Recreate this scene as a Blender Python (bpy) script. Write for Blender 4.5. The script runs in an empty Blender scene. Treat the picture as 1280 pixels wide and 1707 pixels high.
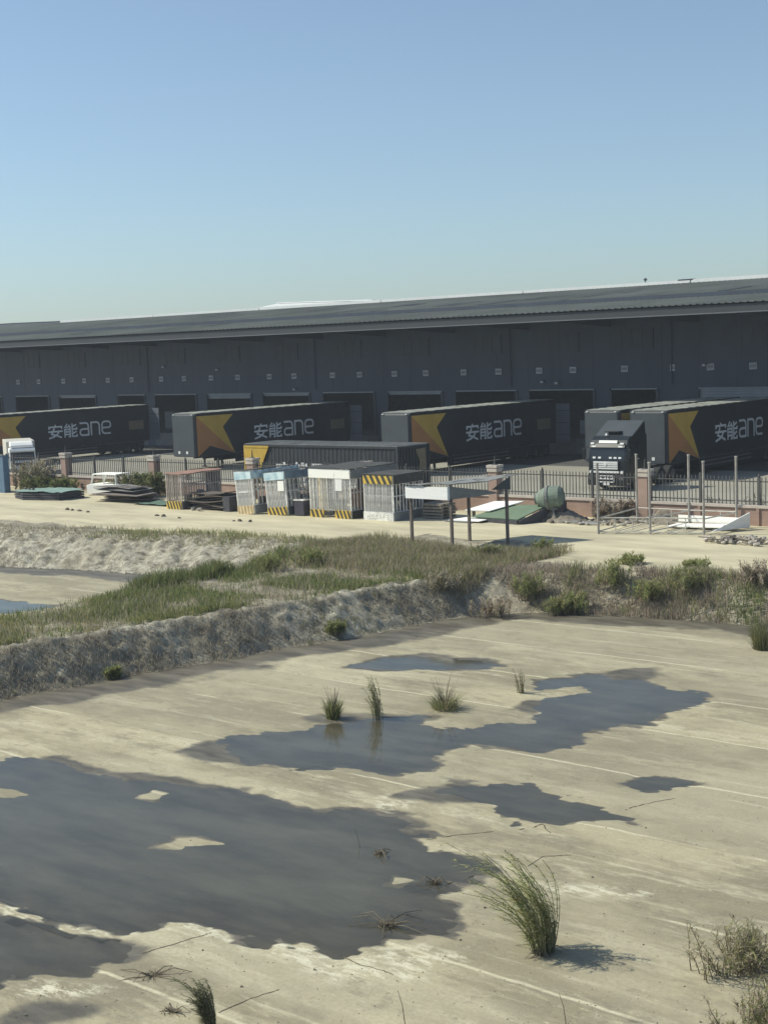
import bpy, bmesh, math, random
import numpy as np
from mathutils import Matrix, Vector

random.seed(11)
RNG = np.random.default_rng(11)
R = math.radians
S = bpy.context.scene
C = S.collection

# ------------------------------------------------------------------ camera
# world: X runs along the warehouse front, Y away from the viewer's building, z = 0 is the road
FPX, IW, IH = 2400.0, 1280.0, 1707.0
CAMZ = 8.5
TH, PITCH, ROLL = R(40.0), R(6.47), math.atan(0.037)
fw = np.array([-math.sin(TH) * math.cos(PITCH), math.cos(TH) * math.cos(PITCH), -math.sin(PITCH)])
r0 = np.array([math.cos(TH), math.sin(TH), 0.0])
u0 = np.cross(r0, fw)
rt = math.cos(ROLL) * r0 - math.sin(ROLL) * u0
up = math.sin(ROLL) * r0 + math.cos(ROLL) * u0
cam_d = bpy.data.cameras.new('camera')
cam = bpy.data.objects.new('camera', cam_d)
C.objects.link(cam)
cam_d.sensor_fit = 'VERTICAL'
cam_d.sensor_height = 36.0
cam_d.lens = FPX / IH * 36.0
cam_d.clip_start = 0.5
cam_d.clip_end = 6000
m = Matrix(((rt[0], up[0], -fw[0], 0), (rt[1], up[1], -fw[1], 0), (rt[2], up[2], -fw[2], CAMZ), (0, 0, 0, 1)))
cam.matrix_world = m
S.camera = cam

# ------------------------------------------------------------------ sky, sun, exposure
SUN_EL = R(44)
SUN_H = np.array([-0.88, -0.475]); SUN_H = SUN_H / np.linalg.norm(SUN_H)
w = bpy.data.worlds.new('World'); S.world = w; w.use_nodes = True
nt = w.node_tree
sky = nt.nodes.new('ShaderNodeTexSky')
sky.sky_type = 'NISHITA'; sky.sun_disc = False
sky.sun_elevation = SUN_EL
sky.sun_rotation = math.atan2(SUN_H[0], SUN_H[1])
sky.altitude = 0; sky.air_density = 1.0; sky.dust_density = 0.6; sky.ozone_density = 6.0
hs_ = nt.nodes.new('ShaderNodeHueSaturation'); hs_.inputs['Saturation'].default_value = 0.79
tn_ = nt.nodes.new('ShaderNodeMixRGB'); tn_.blend_type = 'MULTIPLY'; tn_.inputs[0].default_value = 1.0; tn_.inputs[2].default_value = (0.925, 1.0, 0.985, 1)
nt.links.new(sky.outputs[0], hs_.inputs['Color']); nt.links.new(hs_.outputs[0], tn_.inputs[1])
nt.links.new(tn_.outputs[0], nt.nodes['Background'].inputs[0])
nt.nodes['Background'].inputs[1].default_value = 0.126
sun_d = bpy.data.lights.new('sun', 'SUN')
sun_d.energy = 5.0; sun_d.angle = R(0.55); sun_d.color = (1.0, 0.96, 0.80)
sun = bpy.data.objects.new('sun', sun_d); C.objects.link(sun)
sd = Vector((SUN_H[0] * math.cos(SUN_EL), SUN_H[1] * math.cos(SUN_EL), math.sin(SUN_EL)))
sun.rotation_euler = sd.to_track_quat('Z', 'Y').to_euler()
sun.location = (-40, 30, 60)
S.view_settings.view_transform = 'Standard'
S.view_settings.look = 'None'
S.view_settings.exposure = 0.0
S.view_settings.gamma = 1.0
S.view_settings.use_curve_mapping = False
S.render.engine = 'CYCLES'
S.cycles.use_denoising = True
S.cycles.max_bounces = 6
S.cycles.volume_bounces = 0
S.cycles.transparent_max_bounces = 12


def ray(px, py):
    return fw + rt * (px - IW / 2) / FPX + up * (IH / 2 - py) / FPX


def at(px, py, z=0.0):
    d = ray(px, py); t = (z - CAMZ) / d[2]
    return np.array([d[0] * t, d[1] * t, z])


def gp(px, py, z=-1.2):
    p = at(px, py, z); return (p[0], p[1])


# ------------------------------------------------------------------ helpers: materials
def mat(name, col, rough=0.8, metal=0.0, var=0.18, scale=2.5, bump=0.0, bscale=20.0, stretch=(1, 1, 1), col2=None, mixs=None, spec=0.5):
    M = bpy.data.materials.new(name); M.use_nodes = True
    n = M.node_tree.nodes; l = M.node_tree.links
    b = n['Principled BSDF']
    b.inputs['Roughness'].default_value = rough
    b.inputs['Metallic'].default_value = metal
    b.inputs['Specular IOR Level'].default_value = spec
    tc = n.new('ShaderNodeTexCoord'); mp = n.new('ShaderNodeMapping')
    mp.inputs['Scale'].default_value = stretch
    l.new(tc.outputs['Object'], mp.inputs[0])
    nz = n.new('ShaderNodeTexNoise'); nz.inputs['Scale'].default_value = scale
    nz.inputs['Detail'].default_value = 6; nz.inputs['Roughness'].default_value = 0.65
    l.new(mp.outputs[0], nz.inputs[0])
    rp = n.new('ShaderNodeValToRGB')
    c = np.array(col)
    lo = c * (1 - var); hi = np.minimum(c * (1 + var), 1)
    if col2 is not None: lo = np.array(col2)
    rp.color_ramp.elements[0].position = 0.32; rp.color_ramp.elements[1].position = 0.68
    if mixs: rp.color_ramp.elements[0].position, rp.color_ramp.elements[1].position = mixs
    rp.color_ramp.elements[0].color = (*lo, 1); rp.color_ramp.elements[1].color = (*hi, 1)
    l.new(nz.outputs[0], rp.inputs[0])
    l.new(rp.outputs[0], b.inputs['Base Color'])
    if bump > 0:
        n2 = n.new('ShaderNodeTexNoise'); n2.inputs['Scale'].default_value = bscale; n2.inputs['Detail'].default_value = 5
        l.new(mp.outputs[0], n2.inputs[0])
        bp = n.new('ShaderNodeBump'); bp.inputs['Strength'].default_value = bump; bp.inputs['Distance'].default_value = 0.05
        l.new(n2.outputs[0], bp.inputs['Height']); l.new(bp.outputs[0], b.inputs['Normal'])
    return M


def leafmat(name, rough=0.7, trans=0.25):
    M = bpy.data.materials.new(name); M.use_nodes = True
    n = M.node_tree.nodes; l = M.node_tree.links
    b = n['Principled BSDF']; b.inputs['Roughness'].default_value = rough
    b.inputs['Specular IOR Level'].default_value = 0.25
    a = n.new('ShaderNodeAttribute'); a.attribute_name = 'tint'
    l.new(a.outputs['Color'], b.inputs['Base Color'])
    t = n.new('ShaderNodeBsdfTranslucent'); l.new(a.outputs['Color'], t.inputs[0])
    mx = n.new('ShaderNodeMixShader'); mx.inputs[0].default_value = trans
    l.new(b.outputs[0], mx.inputs[1]); l.new(t.outputs[0], mx.inputs[2])
    l.new(mx.outputs[0], n['Material Output'].inputs[0])
    return M


# ------------------------------------------------------------------ helpers: meshes and objects
class MB:
    def __init__(s): s.v = []; s.f = []

    def add(s, vs, fs):
        o = len(s.v); s.v += [tuple(float(c) for c in p) for p in vs]; s.f += [tuple(i + o for i in f) for f in fs]; return s

    def box(s, c, d, rz=0.0, rx=0.0, ry=0.0):
        hx, hy, hz = d[0] / 2, d[1] / 2, d[2] / 2
        M = Matrix.Rotation(rz, 3, 'Z') @ Matrix.Rotation(ry, 3, 'Y') @ Matrix.Rotation(rx, 3, 'X')
        vs = [M @ Vector((x * hx, y * hy, z * hz)) + Vector(c) for x in (-1, 1) for y in (-1, 1) for z in (-1, 1)]
        return s.add(vs, [(0, 1, 3, 2), (4, 6, 7, 5), (0, 4, 5, 1), (2, 3, 7, 6), (0, 2, 6, 4), (1, 5, 7, 3)])

    def ext(s, poly, ax, a, b):
        # polygon (p,q) extruded along ax from a to b; ax 'x': (y,z), 'y': (x,z), 'z': (x,y)
        n = len(poly)
        f = {'x': lambda p, t: (t, p[0], p[1]), 'y': lambda p, t: (p[0], t, p[1]), 'z': lambda p, t: (p[0], p[1], t)}[ax]
        vs = [f(p, a) for p in poly] + [f(p, b) for p in poly]
        fs = [tuple(range(n))[::-1], tuple(range(n, 2 * n))] + [(i, (i + 1) % n, n + (i + 1) % n, n + i) for i in range(n)]
        return s.add(vs, fs)

    def tube(s, pts, rad, n=6, caps=True):
        pts = [Vector(p) for p in pts]
        if not hasattr(rad, '__len__'): rad = [rad] * len(pts)
        o = len(s.v); vs = []
        for i, p in enumerate(pts):
            d = (pts[min(i + 1, len(pts) - 1)] - pts[max(i - 1, 0)]).normalized()
            a = d.cross(Vector((0, 0, 1)) if abs(d.z) < 0.9 else Vector((1, 0, 0))).normalized(); b = d.cross(a)
            for k in range(n):
                t = 2 * math.pi * k / n
                vs.append(p + (a * math.cos(t) + b * math.sin(t)) * rad[i])
        fs = []
        for i in range(len(pts) - 1):
            for k in range(n):
                fs.append((i * n + k, i * n + (k + 1) % n, (i + 1) * n + (k + 1) % n, (i + 1) * n + k))
        if caps: fs += [tuple(range(n))[::-1], tuple(range((len(pts) - 1) * n, len(pts) * n))]
        return s.add(vs, fs)

    def shift(s, d):
        s.v = [(p[0] + d[0], p[1] + d[1], p[2] + d[2]) for p in s.v]; return s

    def mesh(s, name, material=None, smooth=False):
        me = bpy.data.meshes.new(name); me.from_pydata(s.v, [], s.f)
        bm = bmesh.new(); bm.from_mesh(me); bmesh.ops.recalc_face_normals(bm, faces=bm.faces); bm.to_mesh(me); bm.free()
        if material: me.materials.append(material)
        if smooth: me.polygons.foreach_set('use_smooth', [True] * len(me.polygons))
        me.update(); return me

    def build(s, name, material, parent=None, smooth=False, bevel=0.0):
        o = bpy.data.objects.new(name, s.mesh(name, material, smooth)); C.objects.link(o)
        if parent is not None: o.parent = parent
        if bevel > 0:
            b = o.modifiers.new('bevel', 'BEVEL'); b.width = bevel; b.segments = 2; b.limit_method = 'ANGLE'; b.angle_limit = R(40)
        return o


PLANT_PARTS = ('stems', 'leaves', 'canes', 'stalks')


def link(name, me, parent=None, loc=(0, 0, 0), rot=(0, 0, 0), sc=(1, 1, 1)):
    o = bpy.data.objects.new(name, me); C.objects.link(o)
    if parent is not None: o.parent = parent
    o.location = loc; o.rotation_euler = rot; o.scale = sc
    return o


def tag(o, label=None, cat=None, group=None, kind=None):
    if label: o['label'] = label
    if cat: o['category'] = cat
    if group: o['group'] = group
    if kind: o['kind'] = kind
    return o


def thing(name, label, cat, loc=(0, 0, 0), rz=0.0, group=None, rx=0.0, ry=0.0):
    o = bpy.data.objects.new(name, None); C.objects.link(o)
    o.empty_display_size = 0.3; o.location = loc; o.rotation_euler = (rx, ry, rz)
    return tag(o, label, cat, group)


def ribbon(pts, wd, x0, th, flip=False):
    """mitred flat stroke in the plane (s, z), thickness along x, returned as an MB"""
    P = [np.array(p, float) for p in pts]; n = len(P)
    L, Rr = [], []
    for i in range(n):
        d1 = P[i] - P[i - 1] if i > 0 else P[1] - P[0]
        d2 = P[i + 1] - P[i] if i < n - 1 else P[i] - P[i - 1]
        d1 = d1 / np.linalg.norm(d1); d2 = d2 / np.linalg.norm(d2)
        n1 = np.array([-d1[1], d1[0]]); n2 = np.array([-d2[1], d2[0]])
        mm = n1 + n2; q = np.linalg.norm(mm); mm = mm / q if q > 1e-6 else n1
        k = min(1.0 / max(mm @ n1, 0.45), 2.0)
        e = np.zeros(2)
        if i == 0: e = -d1 * wd * 0.15
        if i == n - 1: e = d2 * wd * 0.15
        L.append(P[i] + mm * k * wd / 2 + e); Rr.append(P[i] - mm * k * wd / 2 + e)
    mb = MB()
    for i in range(n - 1):
        q = [L[i], L[i + 1], Rr[i + 1], Rr[i]]
        mb.ext([(p[0], p[1]) for p in q], 'x', x0, x0 + th)
    return mb


# ------------------------------------------------------------------ helpers: noise and plan-shape distances
def vnoise(x, y, seed=0):
    xi = np.floor(x).astype(np.int64); yi = np.floor(y).astype(np.int64)
    xf = x - xi; yf = y - yi
    xf = xf * xf * (3 - 2 * xf); yf = yf * yf * (3 - 2 * yf)

    def h(a, b):
        n = (a * 374761393 + b * 668265263 + seed * 974634777) & 0xffffffff
        n = ((n ^ (n >> 13)) * 1274126177) & 0xffffffff
        return ((n ^ (n >> 16)) & 0xffff) / 32768.0 - 1.0
    return (h(xi, yi) * (1 - xf) + h(xi + 1, yi) * xf) * (1 - yf) + (h(xi, yi + 1) * (1 - xf) + h(xi + 1, yi + 1) * xf) * yf


def fbm(x, y, seed=0, oc=4):
    r = 0; a = 0.5
    for k in range(oc):
        r = r + a * vnoise(x * 2 ** k, y * 2 ** k, seed + k); a *= 0.5
    return r


def sdf(px, py, poly):
    """signed distance, negative inside"""
    P = np.array(poly, float); d = np.full(px.shape, 1e9); ins = np.zeros(px.shape, bool)
    for i in range(len(P)):
        a = P[i]; b = P[(i + 1) % len(P)]; e = b - a
        wx = px - a[0]; wy = py - a[1]
        t = np.clip((wx * e[0] + wy * e[1]) / (e @ e + 1e-12), 0, 1)
        d = np.minimum(d, (wx - e[0] * t) ** 2 + (wy - e[1] * t) ** 2)
        c = (a[1] > py) != (b[1] > py)
        with np.errstate(divide='ignore', invalid='ignore'):
            ins ^= c & (px < (b[0] - a[0]) * (py - a[1]) / (b[1] - a[1] + 1e-12) + a[0])
    d = np.sqrt(d)
    return np.where(ins, -d, d)


def sstep(a, b, x):
    t = np.clip((x - a) / (b - a), 0, 1); return t * t * (3 - 2 * t)


def grid_obj(name, X, Y, Z, keep, material, attrs=None, smooth=True):
    """faces of a tensor grid where keep (per cell) holds"""
    ny, nx = X.shape
    idx = np.arange(nx * ny).reshape(ny, nx)
    q = np.stack([idx[:-1, :-1], idx[:-1, 1:], idx[1:, 1:], idx[1:, :-1]], -1)[keep]
    used = np.zeros(nx * ny, bool); used[q.ravel()] = True
    remap = np.cumsum(used) - 1
    q = remap[q]
    co = np.stack([X.ravel()[used], Y.ravel()[used], Z.ravel()[used]], -1)
    me = bpy.data.meshes.new(name)
    me.vertices.add(len(co)); me.vertices.foreach_set('co', co.astype(np.float32).ravel())
    me.loops.add(q.size); me.loops.foreach_set('vertex_index', q.astype(np.int32).ravel())
    me.polygons.add(len(q)); me.polygons.foreach_set('loop_start', np.arange(0, q.size, 4, dtype=np.int32))
    me.update(calc_edges=True)
    if smooth: me.polygons.foreach_set('use_smooth', np.ones(len(q), bool))
    for k, a in (attrs or {}).items():
        t = me.attributes.new(k, 'FLOAT', 'POINT'); t.data.foreach_set('value', a.ravel()[used].astype(np.float32))
    me.materials.append(material)
    o = bpy.data.objects.new(name, me); C.objects.link(o)
    return o


# ================================================================== TERRAIN
Z0 = -1.2
B1 = [(-39.0, 5), (-36.8, 14), (-35.5, 19.6), (-34.8, 23.9), (-33.6, 29.4), (-32.2, 34.5), (-31.3, 38.7), (-30.3, 41.7), (-28.9, 42.8), (-25.5, 43.7), (-20.6, 44.4), (-10, 45.3), (16, 47), (16, 5)]
B2 = [(-41.9, 5), (-41.9, 25), (-42.2, 33), (-42.8, 39.8), (-44, 42), (-46.4, 42.4), (-52, 41.6), (-58.0, 40.5), (-69, 39.8), (-125, 38), (-125, 5)]


def basin_d(x, y):
    wob = 0.25 * fbm(x * 0.6, y * 0.6, 5, 4)
    return sdf(x, y, B1) + wob, sdf(x, y, B2) + wob * 1.3


def ground_h(x, y, d1=None, d2=None):
    if d1 is None: d1, d2 = basin_d(x, y)
    w2 = np.where(y > 39, 3.6, 1.6)
    t1 = np.clip((d1 - 0.15) / 1.55, 0, 1); t2 = np.clip(d2 / w2, 0, 1)
    h1 = Z0 * (1 - t1); h2 = Z0 * (1 - t2 ** 0.9)
    h = np.minimum(h1, h2)
    slope = np.clip(np.minimum(np.minimum(t1, t2) * 4, 1), 0, 1) * np.clip((1.35 - np.minimum(d1 / 2.0, d2 / w2)) * 3, 0, 1)
    h = h + slope * (0.10 * fbm(x * 1.5, y * 1.5, 21, 5) + 0.12 * fbm(x * 4.5, y * 4.5, 31, 4))
    h = h + np.clip(t2 * 4, 0, 1) * np.clip((1.15 - d2 / w2) * 3, 0, 1) * (y > 38) * (x < -40) * (0.28 * fbm(x * 1.7 + y * 1.1, y * 0.5, 61, 4) - 0.03)
    top = np.clip(np.minimum(d1 - 1.9, d2 - w2), 0, 1) * sstep(50.5, 47.5, y)
    h = h + top * 0.10 * fbm(x * 0.9, y * 0.9, 41, 4)
    h = h - 0.42 * np.exp(-(((x + 36.4) / 1.9) ** 2 + ((y - 49.1) / 1.5) ** 2))
    return h


# puddles, traced on the basin floor
def gpl(*pts): return [gp(a, b) for a, b in pts]


PUD = [
    gpl((-260, 1270), (-60, 1262), (0, 1267), (60, 1266), (110, 1272), (150, 1290), (210, 1300), (270, 1305), (330, 1312), (400, 1325), (440, 1335), (470, 1348), (520, 1357), (570, 1355), (625, 1355), (650, 1368), (690, 1390), (715, 1410), (760, 1425), (800, 1432), (815, 1445), (790, 1462), (735, 1478), (722, 1500), (742, 1528), (750, 1550), (712, 1566), (660, 1565), (600, 1582), (570, 1592), (530, 1578), (470, 1565), (420, 1572), (375, 1552), (320, 1536), (285, 1540), (255, 1553), (190, 1556), (120, 1546), (60, 1530), (0, 1506), (-80, 1480), (-260, 1470)),
    gpl((-200, 1490), (-80, 1502), (0, 1524), (60, 1541), (110, 1552), (150, 1562), (205, 1582), (185, 1600), (130, 1622), (80, 1630), (20, 1634), (0, 1640), (-60, 1640), (-200, 1620)),
    gpl((372, 1234), (430, 1222), (480, 1221), (520, 1215), (560, 1207), (640, 1199), (690, 1196), (708, 1199), (694, 1210), (730, 1216), (770, 1217), (815, 1210), (870, 1206), (892, 1200), (905, 1190), (884, 1182), (905, 1170), (950, 1161), (985, 1155), (990, 1147), (930, 1147), (893, 1148), (892, 1143), (920, 1135), (965, 1128), (1000, 1126), (1015, 1134), (1055, 1135), (1090, 1144), (1100, 1154), (1140, 1153), (1172, 1156), (1165, 1168), (1145, 1175), (1120, 1184), (1100, 1190), (1070, 1204), (1000, 1219), (970, 1222), (968, 1238), (940, 1248), (900, 1253), (860, 1252), (800, 1240), (760, 1243), (728, 1250), (714, 1262), (732, 1272), (700, 1284), (640, 1290), (600, 1283), (540, 1278), (480, 1278), (420, 1275), (400, 1262), (380, 1246)),
    gpl((735, 1320), (760, 1310), (800, 1310), (850, 1305), (890, 1308), (905, 1325), (940, 1335), (985, 1345), (1050, 1365), (1000, 1370), (930, 1376), (870, 1370), (825, 1355), (815, 1345), (770, 1335)),
    gpl((1030, 1308), (1060, 1303), (1090, 1298), (1135, 1302), (1130, 1312), (1100, 1322), (1075, 1324), (1050, 1312)),
    gpl((590, 1112), (615, 1104), (650, 1098), (700, 1096), (760, 1100), (812, 1106), (835, 1111), (780, 1114), (720, 1118), (650, 1115)),
    gpl((-40, 1002), (30, 1004), (90, 1008), (104, 1013), (60, 1018), (0, 1022), (-40, 1022)),
]
PUDZ = [Z0 + 0.006, Z0 + 0.002, Z0 + 0.006, Z0 + 0.004, Z0 + 0.004, Z0 + 0.003, Z0 + 0.004]
ISL = [gpl((240, 1416), (262, 1405), (290, 1392), (330, 1395), (372, 1408), (340, 1412), (280, 1417)),
       gpl((208, 1333), (255, 1319), (277, 1324), (262, 1337)), gpl((-20, 1315), (25, 1317), (62, 1326), (20, 1329), (-20, 1327)),
       gpl((640, 1476), (655, 1460), (703, 1467), (665, 1479))]
DAMP = [gpl((295, 1256), (330, 1245), (380, 1228), (430, 1240), (415, 1276), (350, 1273)), gpl((845, 1184), (870, 1172), (910, 1166), (915, 1192), (880, 1194)),
        gpl((985, 1128), (1020, 1118), (1060, 1114), (1098, 1112), (1095, 1130), (1060, 1138), (1010, 1136)),
        gpl((660, 1328), (700, 1318), (760, 1308), (800, 1308), (825, 1335), (770, 1340), (700, 1335)), gpl((560, 1116), (600, 1100), (700, 1092), (800, 1100), (860, 1110), (780, 1120), (650, 1120)),
        gpl((0, 1700), (60, 1668), (150, 1662), (180, 1690), (110, 1716), (0, 1722)), gpl((858, 1658), (905, 1645), (935, 1660), (890, 1668)), gpl((595, 1683), (630, 1672), (670, 1680), (640, 1692)),
        gpl((1000, 1720), (1040, 1692), (1110, 1700), (1120, 1720)), gpl((690, 1420), (760, 1418), (830, 1440), (800, 1470), (740, 1485), (700, 1460)), gpl((210, 1560), (290, 1575), (250, 1610), (160, 1618)),
        gpl((0, 1272), (100, 1264), (220, 1290), (410, 1318), (380, 1330), (150, 1296), (0, 1284)), gpl((480, 1196), (640, 1186), (740, 1196), (690, 1206), (560, 1212)),
        gpl((850, 1700), (960, 1560), (1060, 1500), (1210, 1490), (1160, 1540), (1010, 1560), (930, 1600))]
DAMPW = [1, 1, .9, .8, .9, .75, .35, .8, .8, .9, .7, .9, .7, .22]

U_ = np.concatenate([np.arange(-125, -80, 2.0), np.arange(-80, -62, 0.5), np.arange(-62, -38.6, 0.2), np.arange(-38.6, -6, 0.085), np.arange(-6, 16.1, 1.0)])
V_ = np.concatenate([np.arange(5, 11, 0.6), np.arange(11, 48.2, 0.085), np.arange(48.2, 59.7, 0.3), [59.7]])
GX, GY = np.meshgrid(U_, V_)
D1, D2 = basin_d(GX, GY)
GH = ground_h(GX, GY, D1, D2)
warp = 0.30 * fbm(GX * 0.8, GY * 1.4, 7, 6) + 0.42 * fbm(GX * 1.9, GY * 4.2, 9, 5)
PS = np.full(GX.shape, 5.0)
for k, P in enumerate(PUD):
    A = np.array(P); mk = (GX > A[:, 0].min() - 2) & (GX < A[:, 0].max() + 2) & (GY > A[:, 1].min() - 2) & (GY < A[:, 1].max() + 2)
    PS[mk] = np.minimum(PS[mk], sdf(GX[mk], GY[mk], P))
PS = PS + warp
for P in ISL:
    A = np.array(P); mk = (GX > A[:, 0].min() - 1) & (GX < A[:, 0].max() + 1) & (GY > A[:, 1].min() - 1) & (GY < A[:, 1].max() + 1)
    PS[mk] = np.maximum(PS[mk], -sdf(GX[mk], GY[mk], P) + 0.06 + 0.35 * warp[mk])
DA = np.clip(1.0 - (PS - 0.01) / (0.06 + 0.75 * np.clip(fbm(GX * 0.5, GY * 0.5, 15, 4) + 0.12, 0, 1)), 0, 1)
wn = 0.5 * fbm(GX * 0.9, GY * 0.9, 13, 5)
for P, wgt in zip(DAMP, DAMPW):
    A = np.array(P); mk = (GX > A[:, 0].min() - 2) & (GX < A[:, 0].max() + 2) & (GY > A[:, 1].min() - 2) & (GY < A[:, 1].max() + 2)
    d = sdf(GX[mk], GY[mk], P) + wn[mk]
    DA[mk] = np.maximum(DA[mk], wgt * 0.8 * sstep(0.25, -0.3, d))
CR = np.zeros(GX.shape)
for P in (gpl((-20, 1488), (30, 1502), (70, 1520), (120, 1538), (200, 1546), (250, 1544), (255, 1556), (190, 1564), (100, 1556), (40, 1536), (-20, 1512)), gpl((380, 1548), (530, 1560), (600, 1590), (700, 1578), (770, 1600), (700, 1640), (560, 1640), (440, 1590), (330, 1560), (280, 1548), (320, 1534)),
          gpl((900, 1478), (1000, 1480), (1080, 1492), (1040, 1500), (930, 1496)), gpl((640, 1330), (690, 1328), (660, 1370), (630, 1360)), gpl((60, 1640), (180, 1650), (120, 1668), (20, 1660))):
    A = np.array(P); mk = (GX > A[:, 0].min() - 1) & (GX < A[:, 0].max() + 1) & (GY > A[:, 1].min() - 1) & (GY < A[:, 1].max() + 1)
    CR[mk] = np.maximum(CR[mk], sstep(0.25, -0.15, sdf(GX[mk], GY[mk], P) + 0.3 * wn[mk]))
PS = np.where(CR > 0.2, PS + 0.10 * CR * (0.4 + 2.2 * fbm(GX * 2.5, GY * 5, 19, 4)), PS)
toe = -np.minimum(np.abs(D1), np.abs(D2))
band = sstep(-2.3, -1.0, toe + 1.5 * fbm(GX * 0.5, GY * 0.5, 17, 4)) * 0.72
DA = np.maximum(DA, band)
floor_z = Z0 + np.clip(0.07 * PS, -0.06, 0.035) + 0.010 * fbm(GX * 2.5, GY * 2.5, 3, 4)
inner = np.minimum(D1, D2) < 0.0
blend = sstep(0.0, -0.7, np.minimum(D1, D2))
GZ = np.where(inner, GH * (1 - blend) + floor_z * blend, GH)
GZ = np.where(inner, np.maximum(GZ, Z0 - 0.07), GZ)


def ctr(a): return (a[:-1, :-1] + a[1:, :-1] + a[:-1, 1:] + a[1:, 1:]) / 4


c1, c2, cy = ctr(D1), ctr(D2), ctr(GY)
k_f1 = c1 < 0.05
k_f2 = (c2 < 0.05) & ~k_f1
cx = ctr(GX)
nrd = ctr(0.8 * fbm(GX * 0.7, GY * 0.7, 51, 4))
k_road = (c1 > 2.5 + nrd) & (c2 > 4.6 + nrd) & (cy > 46.3 + nrd) & ~((cx > -40.5) & (cx < -32.5) & (cy < 51.0 + nrd))
k_bank = ~(k_f1 | k_f2 | k_road)


def floor_material():
    M = bpy.data.materials.new('weathered_concrete'); M.use_nodes = True
    n = M.node_tree.nodes; l = M.node_tree.links; b = n['Principled BSDF']
    g = n.new('ShaderNodeNewGeometry')

    def noise(scale, stretch=(1, 1, 1), det=8, rg=0.6):
        mp = n.new('ShaderNodeMapping'); mp.inputs['Scale'].default_value = stretch; l.new(g.outputs['Position'], mp.inputs[0])
        q = n.new('ShaderNodeTexNoise'); q.inputs['Scale'].default_value = scale; q.inputs['Detail'].default_value = det; q.inputs['Roughness'].default_value = rg
        l.new(mp.outputs[0], q.inputs[0]); return q.outputs[0]

    def math_(op, a, c=None, cl=False):
        q = n.new('ShaderNodeMath'); q.operation = op; q.use_clamp = cl
        for i, v in enumerate((a, c)):
            if v is None: continue
            if isinstance(v, (int, float)): q.inputs[i].default_value = v
            else: l.new(v, q.inputs[i])
        return q.outputs[0]

    def rng(v, a, c, lo=0.0, hi=1.0):
        q = n.new('ShaderNodeMapRange'); q.inputs[1].default_value = a; q.inputs[2].default_value = c; q.inputs[3].default_value = lo; q.inputs[4].default_value = hi
        q.interpolation_type = 'SMOOTHSTEP'; l.new(v, q.inputs[0]); return q.outputs[0]

    def mix(f, a, c, mode='MIX'):
        q = n.new('ShaderNodeMixRGB'); q.blend_type = mode
        if isinstance(f, (int, float)): q.inputs[0].default_value = f
        else: l.new(f, q.inputs[0])
        for i, v in ((1, a), (2, c)):
            if isinstance(v, tuple): q.inputs[i].default_value = (*v, 1)
            else: l.new(v, q.inputs[i])
        return q.outputs[0]
    big = noise(0.28, (0.5, 1, 1), 10, 0.66); mid = noise(1.1, (0.55, 1.2, 1), 11, 0.72); fine = noise(13, (1, 1, 1), 8, 0.75)
    streak = noise(0.85, (0.28, 1.3, 1), 11, 0.74)
    col = mix(rng(big, 0.42, 0.58), (0.255, 0.226, 0.148), (0.45, 0.402, 0.265))
    col = mix(rng(streak, 0.50, 0.60, 0, 0.8), col, (0.56, 0.515, 0.365))
    col = mix(rng(mid, 0.50, 0.36, 0, 0.7), col, (0.19, 0.168, 0.115))
    mott = noise(0.75, (0.7, 1.25, 1), 9, 0.72)
    col = mix(rng(mott, 0.54, 0.66, 0, 0.5), col, (0.205, 0.187, 0.135))
    mott2 = noise(2.6, (0.6, 1.4, 1), 9, 0.75)
    col = mix(rng(mott2, 0.56, 0.68, 0, 0.45), col, (0.47, 0.44, 0.325))
    pat = noise(0.22, (0.5, 1.1, 1), 6, 0.7)
    col = mix(rng(pat, 0.55, 0.68, 0, 0.55), col, (0.185, 0.165, 0.12))
    brd = noise(0.16, (0.3, 1.6, 1), 5, 0.6)
    col = mix(rng(brd, 0.50, 0.60, 0, 0.55), col, (0.54, 0.495, 0.35))
    # pours differ a little in tone
    # pour strips: pale joint lines about 3.4 m apart, worn away in places
    sx = n.new('ShaderNodeSeparateXYZ'); l.new(g.outputs['Position'], sx.inputs[0])
    wob = noise(0.5, (0.5, 0.5, 1), 3)
    vv = math_('ADD', sx.outputs[1], math_('MULTIPLY', math_('SUBTRACT', wob, 0.5), 0.35))
    wnz = n.new('ShaderNodeTexWhiteNoise'); wnz.noise_dimensions = '1D'
    l.new(math_('FLOOR', math_('DIVIDE', math_('SUBTRACT', vv, 17.2), 3.42)), wnz.inputs['W'])
    col = mix(rng(wnz.outputs['Value'], 0.0, 1.0, 0.0, 0.5), col, (0.27, 0.243, 0.172))
    fr = math_('FRACT', math_('DIVIDE', math_('SUBTRACT', vv, 17.2 - 1.71), 3.42))
    dl = math_('ABSOLUTE', math_('SUBTRACT', fr, 0.5))
    ln = math_('MULTIPLY', rng(dl, 0.018, 0.005), rng(noise(0.6, (0.35, 1, 1), 4), 0.40, 0.52))
    fr3 = math_('FRACT', math_('DIVIDE', math_('SUBTRACT', vv, 16.1), 1.14)); dl3 = math_('ABSOLUTE', math_('SUBTRACT', fr3, 0.5))
    ln3 = math_('MULTIPLY', rng(dl3, 0.05, 0.01), rng(noise(0.45, (0.3, 1, 1), 7, 0.7), 0.52, 0.60))
    col = mix(math_('MULTIPLY', ln3, 0.55), col, (0.58, 0.54, 0.39))
    col = mix(math_('MULTIPLY', ln, 0.85), col, (0.66, 0.615, 0.445))
    ln2 = math_('MULTIPLY', rng(math_('ABSOLUTE', math_('SUBTRACT', dl, 0.022)), 0.010, 0.002), rng(noise(0.8, (0.35, 1, 1), 4), 0.5, 0.62))
    col = mix(math_('MULTIPLY', ln2, 0.5), col, (0.22, 0.20, 0.16))
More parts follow.
